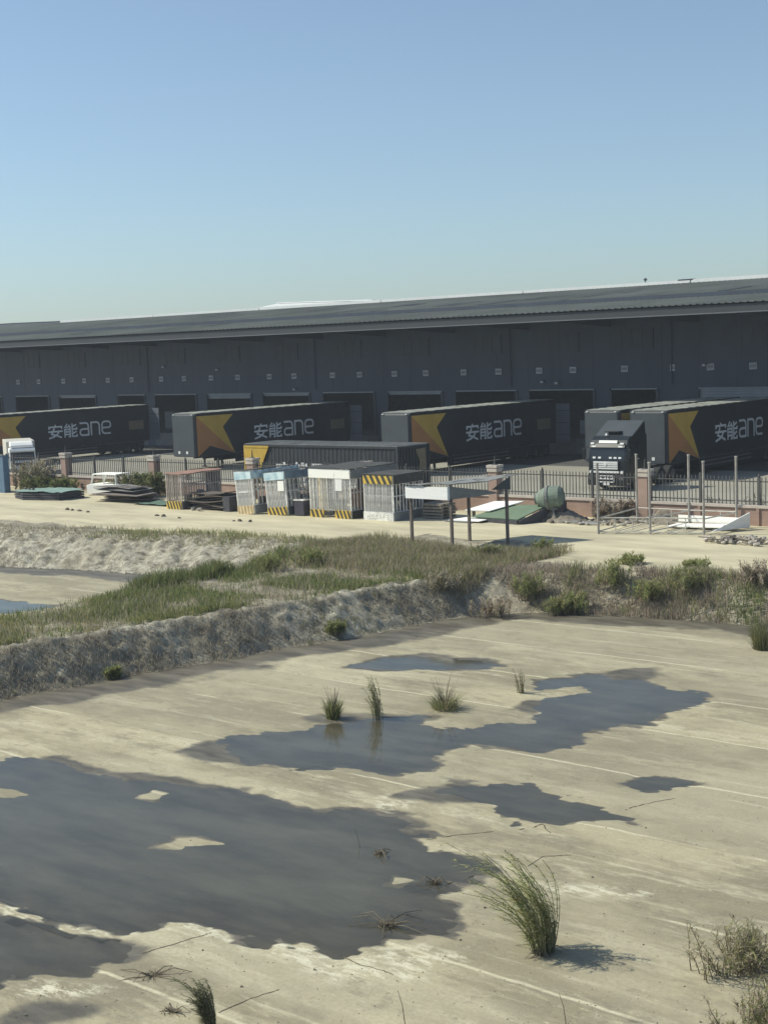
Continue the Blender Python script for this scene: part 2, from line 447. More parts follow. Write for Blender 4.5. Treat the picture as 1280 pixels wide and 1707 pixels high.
    col = mix(rng(fine, 0.38, 0.62, 0, 0.45), col, (0.31, 0.275, 0.185), 'MIX')
    grt = noise(26, (1, 1, 1), 4, 0.8)
    col = mix(rng(grt, 0.36, 0.50, 0.30, 0), col, (0.16, 0.142, 0.10))
    blo = noise(1.9, (0.8, 1.1, 1), 10, 0.7)
    col = mix(rng(blo, 0.58, 0.63, 0, 0.38), col, (0.20, 0.178, 0.125))
    sp = noise(5.0, (0.6, 1.3, 1), 9, 0.78)
    col = mix(rng(sp, 0.58, 0.70, 0, 0.6), col, (0.60, 0.56, 0.40))
    cr_ = n.new('ShaderNodeAttribute'); cr_.attribute_name = 'crust'
    crn = noise(4.5, (0.6, 1.5, 1), 8, 0.8)
    col = mix(math_('MULTIPLY', cr_.outputs['Fac'], rng(crn, 0.46, 0.58)), col, (0.60, 0.57, 0.43))
    at_ = n.new('ShaderNodeAttribute'); at_.attribute_name = 'damp'
    brk = noise(3.5, (0.7, 1.2, 1), 8, 0.7)
    dmp = rng(math_('ADD', at_.outputs['Fac'], math_('MULTIPLY', math_('SUBTRACT', brk, 0.5), 0.55)), 0.12, 0.62)
    wet = mix(rng(noise(1.6, (0.4, 1.3, 1)), 0.35, 0.68), (0.085, 0.075, 0.055), (0.17, 0.15, 0.112))
    col = mix(dmp, col, wet)
    l.new(col, b.inputs['Base Color'])
    l.new(rng(dmp, 0, 1, 0.9, 0.5), b.inputs['Roughness'])
    bp = n.new('ShaderNodeBump'); bp.inputs['Strength'].default_value = 0.5; bp.inputs['Distance'].default_value = 0.035
    hh = math_('ADD', math_('MULTIPLY', fine, 0.5), mid)
    l.new(hh, bp.inputs['Height']); l.new(bp.outputs[0], b.inputs['Normal'])
    return M


M_floor = floor_material()


def bank_material():
    M = bpy.data.materials.new('bank_soil'); M.use_nodes = True
    n = M.node_tree.nodes; l = M.node_tree.links; b = n['Principled BSDF']; b.inputs['Roughness'].default_value = 0.95
    g = n.new('ShaderNodeNewGeometry')

    def noise(s, st=(1, 1, 1), det=8):
        mp = n.new('ShaderNodeMapping'); mp.inputs['Scale'].default_value = st; l.new(g.outputs['Position'], mp.inputs[0])
        q = n.new('ShaderNodeTexNoise'); q.inputs['Scale'].default_value = s; q.inputs['Detail'].default_value = det; q.inputs['Roughness'].default_value = 0.7; l.new(mp.outputs[0], q.inputs[0]); return q.outputs[0]
    r = n.new('ShaderNodeValToRGB'); l.new(noise(1.3, (1, 1, 0.6)), r.inputs[0])
    e = r.color_ramp.elements
    e[0].position = 0.33; e[0].color = (0.15, 0.13, 0.095, 1); e[1].position = 0.68; e[1].color = (0.46, 0.425, 0.33, 1)
    k = e.new(0.5); k.color = (0.29, 0.26, 0.195, 1)
    mx = n.new('ShaderNodeMixRGB'); mx.blend_type = 'OVERLAY'; mx.inputs[0].default_value = 0.7
    l.new(r.outputs[0], mx.inputs[1]); l.new(noise(9, (1, 1, 0.4)), mx.inputs[2])
    sl = n.new('ShaderNodeAttribute'); sl.attribute_name = 'pale'
    m2 = n.new('ShaderNodeMixRGB'); l.new(sl.outputs['Fac'], m2.inputs[0]); l.new(mx.outputs[0], m2.inputs[1])
    r2 = n.new('ShaderNodeValToRGB'); l.new(noise(2.6, (1, 1, 0.5)), r2.inputs[0])
    e = r2.color_ramp.elements; e[0].position = 0.38; e[0].color = (0.17, 0.15, 0.11, 1); e[1].position = 0.62; e[1].color = (0.50, 0.47, 0.375, 1)
    l.new(r2.outputs[0], m2.inputs[2])
    l.new(m2.outputs[0], b.inputs['Base Color'])
    bp = n.new('ShaderNodeBump'); bp.inputs['Strength'].default_value = 0.9; bp.inputs['Distance'].default_value = 0.12
    l.new(noise(5, (1, 1, 0.5)), bp.inputs['Height']); l.new(bp.outputs[0], b.inputs['Normal'])
    return M


M_bank = bank_material()
# pale lining showing on parts of the slopes
onslope = (np.minimum(D1 / 2.0, D2 / 3.6) < 1.12)
pl = sstep(28.5, 31, GY) * sstep(38.5, 36, GY) * (D1 < 2.2) + (GX < -40.3) * (D2 < 4.0) * (GY > 38)
lip = sstep(1.45, 1.6, D1) * sstep(2.15, 1.75, D1) * sstep(27, 30, GY) * sstep(44, 41, GY)
pl = np.clip(pl + lip + 0.35 * (D1 < 2.2) * (GX > -24), 0, 1) * onslope
pl = pl * sstep(-0.25, 0.25, fbm(GX * 0.5, GY * 0.5, 77, 4) + 0.2)

M_road = mat('road_dust', (0.49, 0.442, 0.305), 0.92, var=0.24, scale=0.55, bump=0.25, bscale=14, stretch=(0.35, 1.2, 1))
tag(grid_obj('basin_floor', GX, GY, GZ, k_f1, M_floor, {'damp': DA, 'crust': CR}), kind='structure')
tag(grid_obj('far_basin_floor', GX, GY, GZ, k_f2, M_floor, {'damp': DA, 'crust': CR}), kind='structure')
tag(grid_obj('earth_bank', GX, GY, GZ, k_bank, M_bank, {'pale': pl}), kind='structure')
tag(grid_obj('road', GX, GY, GZ, k_road, M_road), kind='structure')

# water: a thin film, sky reflection over silt that hides the floor only where it is deeper
M_water = bpy.data.materials.new('puddle_water'); M_water.use_nodes = True
n = M_water.node_tree.nodes; l = M_water.node_tree.links; n.remove(n['Principled BSDF'])
g = n.new('ShaderNodeNewGeometry')
mp = n.new('ShaderNodeMapping'); mp.inputs['Scale'].default_value = (0.35, 1.1, 1); l.new(g.outputs['Position'], mp.inputs[0])
q = n.new('ShaderNodeTexNoise'); q.inputs['Scale'].default_value = 0.9; q.inputs['Detail'].default_value = 8; q.inputs['Roughness'].default_value = 0.65; l.new(mp.outputs[0], q.inputs[0])
rp = n.new('ShaderNodeValToRGB'); rp.color_ramp.elements[0].position = 0.35; rp.color_ramp.elements[1].position = 0.7
rp.color_ramp.elements[0].color = (0.088, 0.084, 0.064, 1); rp.color_ramp.elements[1].color = (0.155, 0.147, 0.108, 1)
l.new(q.outputs[0], rp.inputs[0])
df = n.new('ShaderNodeBsdfDiffuse'); l.new(rp.outputs[0], df.inputs[0])
tp = n.new('ShaderNodeBsdfTransparent'); tp.inputs[0].default_value = (0.86, 0.86, 0.82, 1)
gl = n.new('ShaderNodeBsdfGlossy'); gl.inputs['Roughness'].default_value = 0.06; gl.inputs['Color'].default_value = (0.94, 0.93, 0.88, 1)
q2 = n.new('ShaderNodeTexNoise'); q2.inputs['Scale'].default_value = 3.0; q2.inputs['Detail'].default_value = 3; l.new(g.outputs['Position'], q2.inputs[0])
bp = n.new('ShaderNodeBump'); bp.inputs['Strength'].default_value = 0.05; bp.inputs['Distance'].default_value = 0.02; l.new(q2.outputs[0], bp.inputs['Height']); l.new(bp.outputs[0], gl.inputs['Normal'])
fr_ = n.new('ShaderNodeFresnel'); fr_.inputs['IOR'].default_value = 1.333; l.new(bp.outputs[0], fr_.inputs['Normal'])
da = n.new('ShaderNodeAttribute'); da.attribute_name = 'depth'
ad = n.new('ShaderNodeMath'); ad.operation = 'MULTIPLY_ADD'; l.new(q.outputs[0], ad.inputs[0]); ad.inputs[1].default_value = 1.6; l.new(da.outputs['Fac'], ad.inputs[2])
mr = n.new('ShaderNodeMapRange'); mr.inputs[1].default_value = 0.55; mr.inputs[2].default_value = 2.2; mr.inputs[3].default_value = 0.08; mr.inputs[4].default_value = 0.70
l.new(ad.outputs[0], mr.inputs[0])
m1 = n.new('ShaderNodeMixShader'); l.new(mr.outputs[0], m1.inputs[0]); l.new(tp.outputs[0], m1.inputs[1]); l.new(df.outputs[0], m1.inputs[2])
m2 = n.new('ShaderNodeMixShader'); l.new(fr_.outputs[0], m2.inputs[0]); l.new(m1.outputs[0], m2.inputs[1]); l.new(gl.outputs[0], m2.inputs[2])
l.new(m2.outputs[0], n['Material Output'].inputs[0])
for P, pz in zip(PUD, PUDZ):
    A = np.array(P)
    px, py = np.meshgrid(np.arange(A[:, 0].min() - 0.8, A[:, 0].max() + 0.8, 0.2), np.arange(A[:, 1].min() - 0.8, A[:, 1].max() + 0.8, 0.2))
    d = sdf(px, py, P)
    tag(grid_obj('puddle', px, py, np.full(px.shape, pz), ctr(d) < 0.35, M_water, {'depth': -d}), kind='structure')

# ground beyond: one frame-shaped sheet round the basins, reaching the horizon
M_yard = mat('yard_concrete', (0.30, 0.285, 0.235), 0.9, var=0.14, scale=0.25, bump=0.15, bscale=8, stretch=(0.5, 1, 1))
gb = MB()
x0, x1, y0, y1 = -125, 16.0, 5, 59.7
L = 1500
for (a, b2, c, d) in ((-L, L, y1, L), (-L, L, -L, y0), (-L, x0, y0, y1), (x1, L, y0, y1)):
    gb.add([(a, c, 0), (b2, c, 0), (b2, d, 0), (a, d, 0)], [(0, 1, 2, 3)])
tag(gb.build('ground', M_yard), kind='structure')

# shade of canopy and trailers painted as a dark ground strip at the docks
tag(MB().box((-160, 88.4, -0.02), (320, 9.0, 0.05)).build('painted_dock_shade', mat('dock_shade_paint', (0.075, 0.075, 0.075), 0.9, var=0.3, scale=0.4)), kind='structure')


def floor_at(x, y):
    i = np.searchsorted(U_, x); j = np.searchsorted(V_, y); return float(GZ[min(j, GZ.shape[0] - 1), min(i, GZ.shape[1] - 1)])


ckm = mat('crack_dirt', (0.14, 0.12, 0.085), 0.95, var=0.3)
for pl_ in (((712, 1402), (760, 1395), (835, 1388)), ((858, 1387), (905, 1376), (910, 1384), (918, 1394)), ((362, 1692), (420, 1668), (474, 1650)), ((470, 1288), (520, 1279), (560, 1272), (640, 1266)),
            ((238, 1592), (300, 1574), (364, 1555)), ((660, 1490), (735, 1478), (800, 1457)), ((880, 1447), (905, 1430), (960, 1428)), ((1040, 1352), (1090, 1340), (1130, 1332)), ((560, 1590), (600, 1612), (640, 1622), (660, 1630))):
    mb = MB(); pw = []
    for (a, b_), (c, d_) in zip(pl_[:-1], pl_[1:]):
        for t_ in np.linspace(0, 1, 7)[:-1]:
            p = gp(a + (c - a) * t_, b_ + (d_ - b_) * t_); pw.append((p[0] + random.gauss(0, .008), p[1] + random.gauss(0, .008)))
    for k in range(len(pw) - 1):
        a, b_ = pw[k], pw[k + 1]; ln_ = math.hypot(b_[0] - a[0], b_[1] - a[1])
        mb.box(((a[0] + b_[0]) / 2, (a[1] + b_[1]) / 2, floor_at((a[0] + b_[0]) / 2, (a[1] + b_[1]) / 2) + 0.002), (ln_, random.uniform(.008, .02), 0.008 + .001 * (k % 2)), rz=math.atan2(b_[1] - a[1], b_[0] - a[0]))
    tag(mb.build('floor_crack', ckm), kind='structure')

# ================================================================== WAREHOUSE
VF, VE, ZE = 93.0, 84.6, 9.96          # facade line, canopy eave line, eave underside
UL, UR = -330.0, -8.0
M_clad = mat('facade_cladding', (0.040, 0.056, 0.082), 0.65, var=0.16, scale=0.5, stretch=(1, 1, 0.2))
M_clad2 = mat('dark_trim', (0.050, 0.060, 0.074), 0.7, var=0.1)
M_inside = mat('dock_interior', (0.052, 0.062, 0.076), 0.9, var=0.2)
M_roof = mat('roof_sheet_grey', (0.158, 0.168, 0.146), 0.85, var=0.3, scale=0.35, stretch=(0.5, 0.3, 1), spec=0.2)
M_fascia = mat('fascia_grey', (0.034, 0.040, 0.044), 0.6, var=0.08, scale=0.5)
M_ridge = mat('ridge_cap_white', (0.72, 0.73, 0.72), 0.5, var=0.06)
M_edge = mat('eave_flashing', (0.13, 0.14, 0.15), 0.5, var=0.1)
M_shut = mat('shutter_steel', (0.26, 0.275, 0.30), 0.5, var=0.1, scale=1)
M_pane = mat('dark_pane', (0.039, 0.051, 0.070), 0.6, var=0.15, scale=1.2)
M_plate = mat('plate_white', (0.42, 0.44, 0.47), 0.6, var=0.06)
M_ink = mat('print_dark', (0.06, 0.065, 0.075), 0.7)
wh = thing('warehouse', 'long dark grey loading warehouse with deep canopy roof and dock doors', 'warehouse', (-80, VF, 0))
WL = (80, -VF, 0)


def wpart(mb, name, material, parent=None, **k):
    return mb.shift(WL).build(name, material, parent or wh, **k)


doors = [(-137.0, -130.9), (-128.7, -122.7), (-121.3, -115.1), (-112.0, -107.7), (-106.5, -100.4), (-99.2, -93.1), (-91.9, -85.9), (-84.6, -78.5), (-77.3, -71.3), (-70.2, -64.0), (-63.1, -57.0), (-55.8, -51.7), (-48.7, -41.5), (-40.2, -34.1), (-33.0, -27.0)]
DZ = 4.93
mb = MB().box(((UL + UR) / 2, VF + 0.15, (DZ + 11.6) / 2), (UR - UL, 0.3, 11.6 - DZ))
wpart(mb, 'upper_wall', M_clad)
prev = UL
for a, b2 in doors + [(UR, None)]:
    mb = MB().box(((prev + a) / 2, VF + 0.17, DZ / 2), (a - prev, 0.3, DZ)); wpart(mb, 'wall_pier', M_clad)
    prev = b2
M_dock = mat('dock_concrete', (0.16, 0.16, 0.155), 0.9)
for i, (a, b2) in enumerate(doors):
    wpart(MB().box(((a + b2) / 2, VF + 0.2, 0.6), (b2 - a, 0.36, 1.2)), 'dock_wall', M_dock)
    f = wpart(MB().box(((a + b2) / 2, VF + 0.02, DZ - 0.04), (b2 - a - 0.3, 0.10, 0.09)), 'door_header', M_shut)
    drop = (0.12, 0.0, 0.3, 0.0, 0.15, 0.5, 0.2, 0.1, 0.35, 0.12, 0.1, 0.05, 1.0, 0.5, 0.2)[i]
    ns = int(drop / 0.2)
    for k in range(ns):
        wpart(MB().box(((a + b2) / 2, VF + 0.16 + 0.02 * (k % 2), DZ - 0.19 - 0.2 * k), (b2 - a - 0.16, 0.04, 0.185)), 'shutter_slat', M_shut)
    for s in (a, b2):
        sgn = 1 if s == a else -1
        wpart(MB().box((s + sgn * 0.11, VF - 0.02, 3.05), (0.2, 0.12, 3.6)), 'door_jamb', M_clad2)
wpart(MB().box(((UL + UR) / 2, VF + 15, 2.9), (UR - UL - 0.6, 0.3, 17.4)), 'inner_wall', M_inside)
wpart(MB().box(((UL + UR) / 2, VF + 7.6, 1.1), (UR - UL - 0.7, 14.3, 0.2)), 'dock_floor', M_dock)
for k in range(22):   # stacked goods just inside the doors
    d = doors[random.randrange(2, 13)]
    x = random.uniform(d[0] + 0.6, d[1] - 0.6); hh = random.uniform(0.8, 2.0)
    wpart(MB().box((x, VF + random.uniform(3, 9), 1.2 + hh / 2), (random.uniform(0.8, 1.4), 1.1, hh), rz=random.uniform(-.2, .2)), 'stacked_goods', random.choice([M_shut, M_clad, M_dock]))
# windows high in the facade
for i, (a, b2) in enumerate(doors):
    cx_ = (a + b2) / 2
    wd = wpart(MB().box((cx_, VF - 0.03, 8.5), (3.4, 0.08, 1.5)), 'window', M_clad)
    for k in range(4):
        wpart(MB().box((cx_ - 1.25 + k * 0.84, VF - 0.08, 8.5), (0.74, 0.03, 1.34)), 'pane', M_pane, wd)
for i in range(46):
    x = -150 + i * 2.9
    wpart(MB().box((x, VF - 0.006, 8.0), (0.03, 0.016, 5.9)), 'panel_seam', M_clad)
for (x, z) in ((-104.5, 7.6), (-97.2, 7.2), (-61.5, 5.6), (-60.2, 5.5), (-87.5, 5.3), (-47.9, 6.6)):
    lp = wpart(MB().box((x, VF - 0.25, z), (0.16, 0.3, 0.1)), 'wall_lamp', M_clad2)
    wpart(MB().box((x, VF - 0.36, z - 0.08), (0.22, 0.2, 0.16)), 'lamp_head', M_plate, lp)
# number plates
plates = [(32, 640), (66, 639), (107, 638), (142, 637), (181, 636), (221, 636), (270, 635), (308, 634), (353, 632), (397, 631), (450, 629), (491, 628), (555, 625), (600, 624), (658, 622), (710, 620), (773, 618), (831, 617), (899, 615), (955, 613), (1041, 610), (1121, 607), (1184, 605), (1255, 603)]
mpl = MB().box((0, 0, 0), (0.56, 0.05, 0.46)).mesh('number_plate', M_plate)
dg = MB()
for k in range(3):
    for zz in (-0.09, 0.0, 0.09): dg.box((-0.15 + 0.15 * k, -0.035, zz), (0.09, 0.015, 0.022))
    for xx in (-0.04, 0.04):
        for zz in (-0.045, 0.045): dg.box((-0.15 + 0.15 * k + xx, -0.0375, zz), (0.022, 0.015, 0.064))
mdg = dg.mesh('numerals', M_ink)
for i, (px, py) in enumerate(plates):
    d = ray(px, py); t = VF / d[1]
    o = link('number_plate', mpl, wh, (d[0] * t + 80, -0.05, 6.38))
    if i % 3: o.rotation_euler = (0, R(random.uniform(-4, 4)), 0)
    if i == 21: o.scale = (0.7, 1, 1)
    link('numerals', mdg, o)
# downpipes
for x in (-50.6, -65.0 + 0.4, -85.2, -107.1):
    wpart(MB().tube([(x, VF - 0.1, 5.2), (x, VF - 0.1, 9.8)], 0.055, 8), 'downpipe', M_clad)
# canopy, roof
RV, RZ = 118.0, 13.35
ZR = ZE + 0.62
sl = (RZ - ZR) / (RV - VE)
wpart(MB().box(((UL + UR) / 2, VE + 0.06, ZE + 0.27), (UR - UL, 0.12, 0.50)), 'fascia', M_fascia)
wpart(MB().box(((UL + UR) / 2, VE + 0.03, ZE + 0.01), (UR - UL, 0.30, 0.07)), 'eave_flashing', M_edge)
sof = MB().ext([(VE + 0.13, ZE + 0.10), (VF, ZE + 0.25), (VF, ZE + 0.35), (VE + 0.13, ZE + 0.2)], 'x', UL, UR)
wpart(sof, 'canopy_soffit', M_clad2)
for i in range(0, 40):
    x = -20 - 7.15 * i
    if x < UL: break
    wpart(MB().ext([(VE + 0.2, ZE - 0.02), (VF, ZE - 0.45), (VF, ZE + 0.2), (VE + 0.2, ZE + 0.09)], 'x', x - 0.1, x + 0.1), 'canopy_beam', M_clad2)


def corrugated(x0_, x1_, pitch, v0, z0_, v1, z1_, h=0.06):
    vs = []; fs = []
    x = x0_; i = 0
    while x < x1_:
        for dx, dz in ((0, 0), (pitch * 0.55, 0), (pitch * 0.68, h), (pitch * 0.87, h)):
            vs += [(x + dx, v0, z0_ + dz), (x + dx, v1, z1_ + dz)]
        x += pitch
    for k in range(len(vs) // 2 - 1): fs.append((2 * k, 2 * k + 2, 2 * k + 3, 2 * k + 1))
    return MB().add(vs, fs)


wpart(corrugated(UL, UR, 0.5, VE - 0.12, ZR - 0.01, RV, RZ, 0.05), 'roof_sheet', M_roof)
wpart(corrugated(UL, UR, 0.5, RV, RZ, RV + 26, RZ - 26 * sl), 'roof_sheet', M_roof)
wpart(MB().ext([(VE + 0.13, ZR - 0.07), (RV, RZ - 0.07), (RV + 26, RZ - 26 * sl - 0.07), (RV + 26, RZ - 26 * sl - 0.3), (RV, RZ - 0.4), (VE + 0.13, ZR - 0.12)], 'x', UL, UR), 'roof_deck', M_clad2)
wpart(MB().box(((UL + UR) / 2, RV + 25, 5), (UR - UL, 0.3, 10)), 'rear_wall', M_clad)
for x in (UL, UR): wpart(MB().box((x, VF + 25, 5), (0.3, 49, 10)), 'end_wall', M_clad)
x = UR
k = 0
while x > -146:
    ln_ = 18.0
    wpart(MB().box((x - ln_ / 2, RV, RZ + 0.10 + 0.012 * (k % 3)), (ln_ - 0.12, 0.9, 0.34)), 'ridge_cap', M_ridge); x -= ln_; k += 1
wpart(MB().box((-62.5, RV - 0.2, RZ + 0.28), (1.5, 0.5, 0.12)), 'roof_vent', M_clad)
vent = wpart(MB().tube([(-66.8, RV, RZ + 0.1), (-66.8, RV, RZ + 0.45)], 0.05, 8), 'vent_pipe', M_clad2)
wpart(MB().tube([(-66.8, RV, RZ + 0.45), (-66.8, RV, RZ + 0.55), (-66.8, RV, RZ + 0.7)], [0.12, 0.2, 0.05], 8), 'vent_cowl', M_clad2, vent)
for k in range(26):   # translucent roof light strips and patches
    x = random.uniform(-140, -35); v0 = random.uniform(VE + 3, RV - 9); ln_ = random.uniform(2, 6)
    wpart(MB().ext([(v0, ZR + (v0 - VE) * sl + 0.06), (v0 + ln_, ZR + (v0 + ln_ - VE) * sl + 0.06), (v0 + ln_, ZR + (v0 + ln_ - VE) * sl + 0.075), (v0, ZR + (v0 - VE) * sl + 0.075)], 'x', x, x + random.uniform(0.6, 1.0)), 'roof_patch', M_fascia)

M_frame0 = mat('far_roof_dark', (0.03, 0.034, 0.04), 0.7)
# far warehouses whose roofs show above the ridge
M_wroof = mat('white_roof', (0.70, 0.71, 0.69), 0.55, var=0.05, scale=0.4)
M_cream = mat('cream_wall', (0.52, 0.50, 0.44), 0.8, var=0.06)
fb = thing('far_warehouse', 'white roofed warehouse peeking above the dark roof ridge', 'warehouse', (-140, 150, 0))
MB().ext([(-18, 0), (17, 0), (17, 13.9), (-18, 13.9)], 'y', 0.3, 29.7).build('wall', M_cream, fb)
MB().add([(-18.6, 0, 14.0), (18, 0, 14.0), (18, 30, 14.0), (-18.6, 30, 14.0), (-21.0, 15, 15.55), (-18.5, 15, 16.15), (1.2, 15, 15.62)], [(0, 1, 6, 5), (0, 5, 4), (1, 2, 6), (2, 3, 5, 6), (3, 4, 5), (3, 0, 4), (0, 3, 2, 1)]).build('roof', M_wroof, fb)
MB().ext([(-18.4, 16.16), (1.1, 15.64), (1.1, 15.8), (-18.4, 16.3)], 'y', 14.6, 15.4).build('ridge_cap', M_ridge, fb)
fb = thing('far_warehouse', 'dark roofed warehouse at the far left behind the long roof', 'warehouse', (-262, 190, 0))
MB().ext([(-30, 0), (30, 0), (30, 13.5), (0, 16.0), (-30, 13.5)], 'x', -60, 44).build('wall', M_clad, fb)
MB().add([(-61, -31, 14), (46, -31, 14), (46, 31, 14), (-61, 31, 14), (-61, 0, 17.0), (0, 0, 16.95), (30, 0, 16.5), (46, 0, 15.6)], [(0, 1, 7, 6, 5, 4), (1, 2, 7), (2, 3, 4, 5, 6, 7), (3, 0, 4), (0, 3, 2, 1)]).build('roof', M_frame0, fb)

# ================================================================== FENCE
VFN = 59.8
M_pink = mat('wall_render_pink', (0.33, 0.225, 0.18), 0.9, var=0.16, scale=1.2, bump=0.2, bscale=12)
M_cap = mat('coping_pale', (0.52, 0.46, 0.40), 0.9, var=0.12)
M_iron = mat('fence_iron', (0.075, 0.075, 0.072), 0.65, var=0.2)
fe = thing('fence', 'dark iron railing fence on a pink rendered base wall with capped pillars', 'fence', (-50, VFN, 0))
fx = lambda x: x + 50
pill = [-17.0 + 0.3, -25.4, -34.05, -42.7, -51.4, -60.1, -68.8, -77.6, -86.3, -95.0]
M_stone = mat('pillar_stone', (0.38, 0.265, 0.215), 0.9, var=0.12, scale=1.5)
for i in range(len(pill) - 1):
    a, b2 = pill[i + 1], pill[i]
    bw = MB().box((fx((a + b2) / 2), 0, 0.30), (b2 - a - 0.52, 0.24, 1.0)).build('base_wall', M_pink, fe)
    MB().box((fx((a + b2) / 2), 0, 0.86), (b2 - a - 0.53, 0.36, 0.12)).build('coping', M_cap, fe)
    for k in (1, 2):
        x = a + (b2 - a) * k / 3
        MB().box((fx(x), -0.15, 0.40), (0.14, 0.06, 0.79)).build('pilaster', M_pink, fe)
        MB().box((fx(x), 0, 1.55), (0.11, 0.11, 1.26)).build('post', M_iron, fe)
        MB().tube([(fx(x), 0, 2.18), (fx(x), 0, 2.24), (fx(x), 0, 2.36)], [0.06, 0.06, 0.01], 6).build('post_finial', M_iron, fe)
    for z in (1.08, 1.98):
        MB().box((fx((a + b2) / 2), 0, z), (b2 - a - 0.54, 0.045, 0.05)).build('rail', M_iron, fe)
for x in pill:
    p = MB().box((fx(x), 0, 0.95), (0.5, 0.5, 2.2)).build('pillar', M_stone, fe)
    MB().box((fx(x), 0, 2.15), (0.60, 0.60, 0.17)).build('pillar_band', M_cap, p)
    MB().box((fx(x), 0, 2.25), (0.48, 0.48, 0.06)).build('pillar_neck', M_stone, p)
    c = MB().box((fx(x), 0, 2.34), (0.64, 0.64, 0.13)).build('pillar_cap', M_cap, p)
    MB().tube([(fx(x), 0, 2.40), (fx(x), 0, 2.46), (fx(x), 0, 2.9)], [0.24, 0.05, 0.015], 6).build('lamp_spike', M_iron, p)
pk = MB().box((0, 0, 0.6), (0.032, 0.032, 1.20)).add([(-.03, -.016, 1.2), (.03, -.016, 1.2), (.03, .016, 1.2), (-.03, .016, 1.2), (0, 0, 1.33)], [(0, 1, 4), (1, 2, 4), (2, 3, 4), (3, 0, 4), (3, 2, 1, 0)]).mesh('picket', M_iron)
x = -27.6; cnt = 0
while x > -86 and cnt < 292:
    if min(abs(x - p) for p in pill) > 0.33:
        link('picket', pk, fe, (fx(x), 0, 0.90), (0, R(random.gauss(0, 0.6)), 0)); cnt += 1
    x -= 0.19
oth = MB()
for i in range(170):
    x = -16.5 - 0.19 * i
    if -27.5 > x and x > -86: continue
    oth.box((fx(x), 0, 1.5), (0.032, 0.032, 1.2))
for i in range(40): oth.box((fx(-86.5 - 0.19 * i), 0, 1.5), (0.032, 0.032, 1.2))
tag(oth.build('picket_run', M_iron, fe), kind='stuff')

# ================================================================== TRAILERS
M_body = mat('trailer_charcoal', (0.015, 0.020, 0.027), 0.5, var=0.35, scale=0.9, stretch=(1, 1, 0.35))
M_front = mat('trailer_front', (0.050, 0.060, 0.066), 0.5, var=0.18, scale=0.9)
M_troof = mat('trailer_roof', (0.30, 0.31, 0.27), 0.75, var=0.25, scale=1.2, col2=(0.16, 0.165, 0.15))
M_frame = mat('chassis_black', (0.022, 0.023, 0.025), 0.6, var=0.2)
M_gold = mat('star_gold', (0.50, 0.325, 0.06), 0.55, var=0.10, scale=0.7)
M_orange = mat('star_orange', (0.40, 0.185, 0.065), 0.55, var=0.10, scale=0.7)
M_logo = mat('logo_grey', (0.66, 0.67, 0.68), 0.6, var=0.06)
M_rub = mat('tyre_rubber', (0.018, 0.018, 0.019), 0.85, var=0.2)
M_rim = mat('wheel_rim', (0.14, 0.14, 0.145), 0.5, metal=0.4, var=0.2)
M_tag = mat('side_plate', (0.21, 0.165, 0.10), 0.7, var=0.15, scale=3)
M_lamp = mat('lamp_lens', (0.75, 0.75, 0.72), 0.2, var=0.05)
M_doorp = mat('rear_door_grey', (0.115, 0.13, 0.15), 0.55, var=0.08)

GLY = {
    'an': [[(.50, 1.0), (.50, .88)], [(.07, .70), (.07, .85), (.93, .85), (.93, .70)], [(.02, .50), (.98, .50)], [(.42, .74), (.22, .32), (.55, .20), (.90, .02)], [(.74, .50), (.62, .28), (.40, .12), (.05, .01)]],
    'neng': [[(.26, 1.0), (.10, .76), (.46, .79)], [(.38, .92), (.50, .70)], [(.08, .0), (.08, .60), (.47, .60), (.47, .03), (.36, .03)], [(.12, .41), (.43, .41)], [(.12, .21), (.43, .21)],
             [(.63, 1.0), (.63, .58), (.95, .58), (.95, .70)], [(.92, .92), (.67, .79)], [(.63, .48), (.63, .03), (.95, .03), (.95, .16)], [(.92, .39), (.67, .25)]],
    'a': [[(.05, .95), (.70, .95), (.88, .88), (.95, .72), (.95, .05), (.28, .05), (.10, .12), (.05, .26), (.10, .42), (.28, .50), (.88, .50)]],
    'n': [[(.06, .0), (.06, .95), (.70, .95), (.88, .88), (.95, .72), (.95, .0)]],
    'e': [[(.92, .05), (.30, .05), (.12, .12), (.05, .28), (.05, .72), (.12, .88), (.30, .95), (.70, .95), (.88, .88), (.95, .74), (.92, .56), (.80, .49), (.12, .49)]],
}


def logo(parent, x, s0, z0_, k=1.0, material=None, wd=0.145):
    s = s0
    for nm, w_, h_, gap, wk in (('an', 1.52, 1.12, 0.10, 0.95), ('neng', 1.46, 1.12, 0.24, 0.9), ('a', 1.02, 1.16, 0.20, 1.05), ('n', 1.0, 1.16, 0.20, 1.05), ('e', 1.06, 1.16, 0, 1.05)):
        mb = MB()
        for j, st in enumerate(GLY[nm]):
            r_ = ribbon([(s + p[0] * w_ * k, z0_ + p[1] * h_ * k) for p in st], wd * wk * k, x, 0.012 + 0.0015 * j)
            mb.add(r_.v, r_.f)
        mb.build('letter', material or M_logo, parent)
        s += (w_ + gap) * k


def wheel(parent, x, y, r=0.5, wdt=0.3, name='wheel'):
    t = MB().tube([(x - wdt / 2, y, r), (x - wdt * 0.42, y, r), (x + wdt * 0.42, y, r), (x + wdt / 2, y, r)], [r * .9, r, r, r * .9], 20).build(name, M_rub, parent, smooth=False)
    MB().tube([(x - wdt / 2 - 0.01, y, r), (x + wdt / 2 + 0.01, y, r)], r * .55, 14).build('rim', M_rim, t)
    MB().tube([(x - wdt / 2 - 0.06, y, r), (x + wdt / 2 + 0.06, y, r)], r * .2, 10).build('hub', M_rim, t)


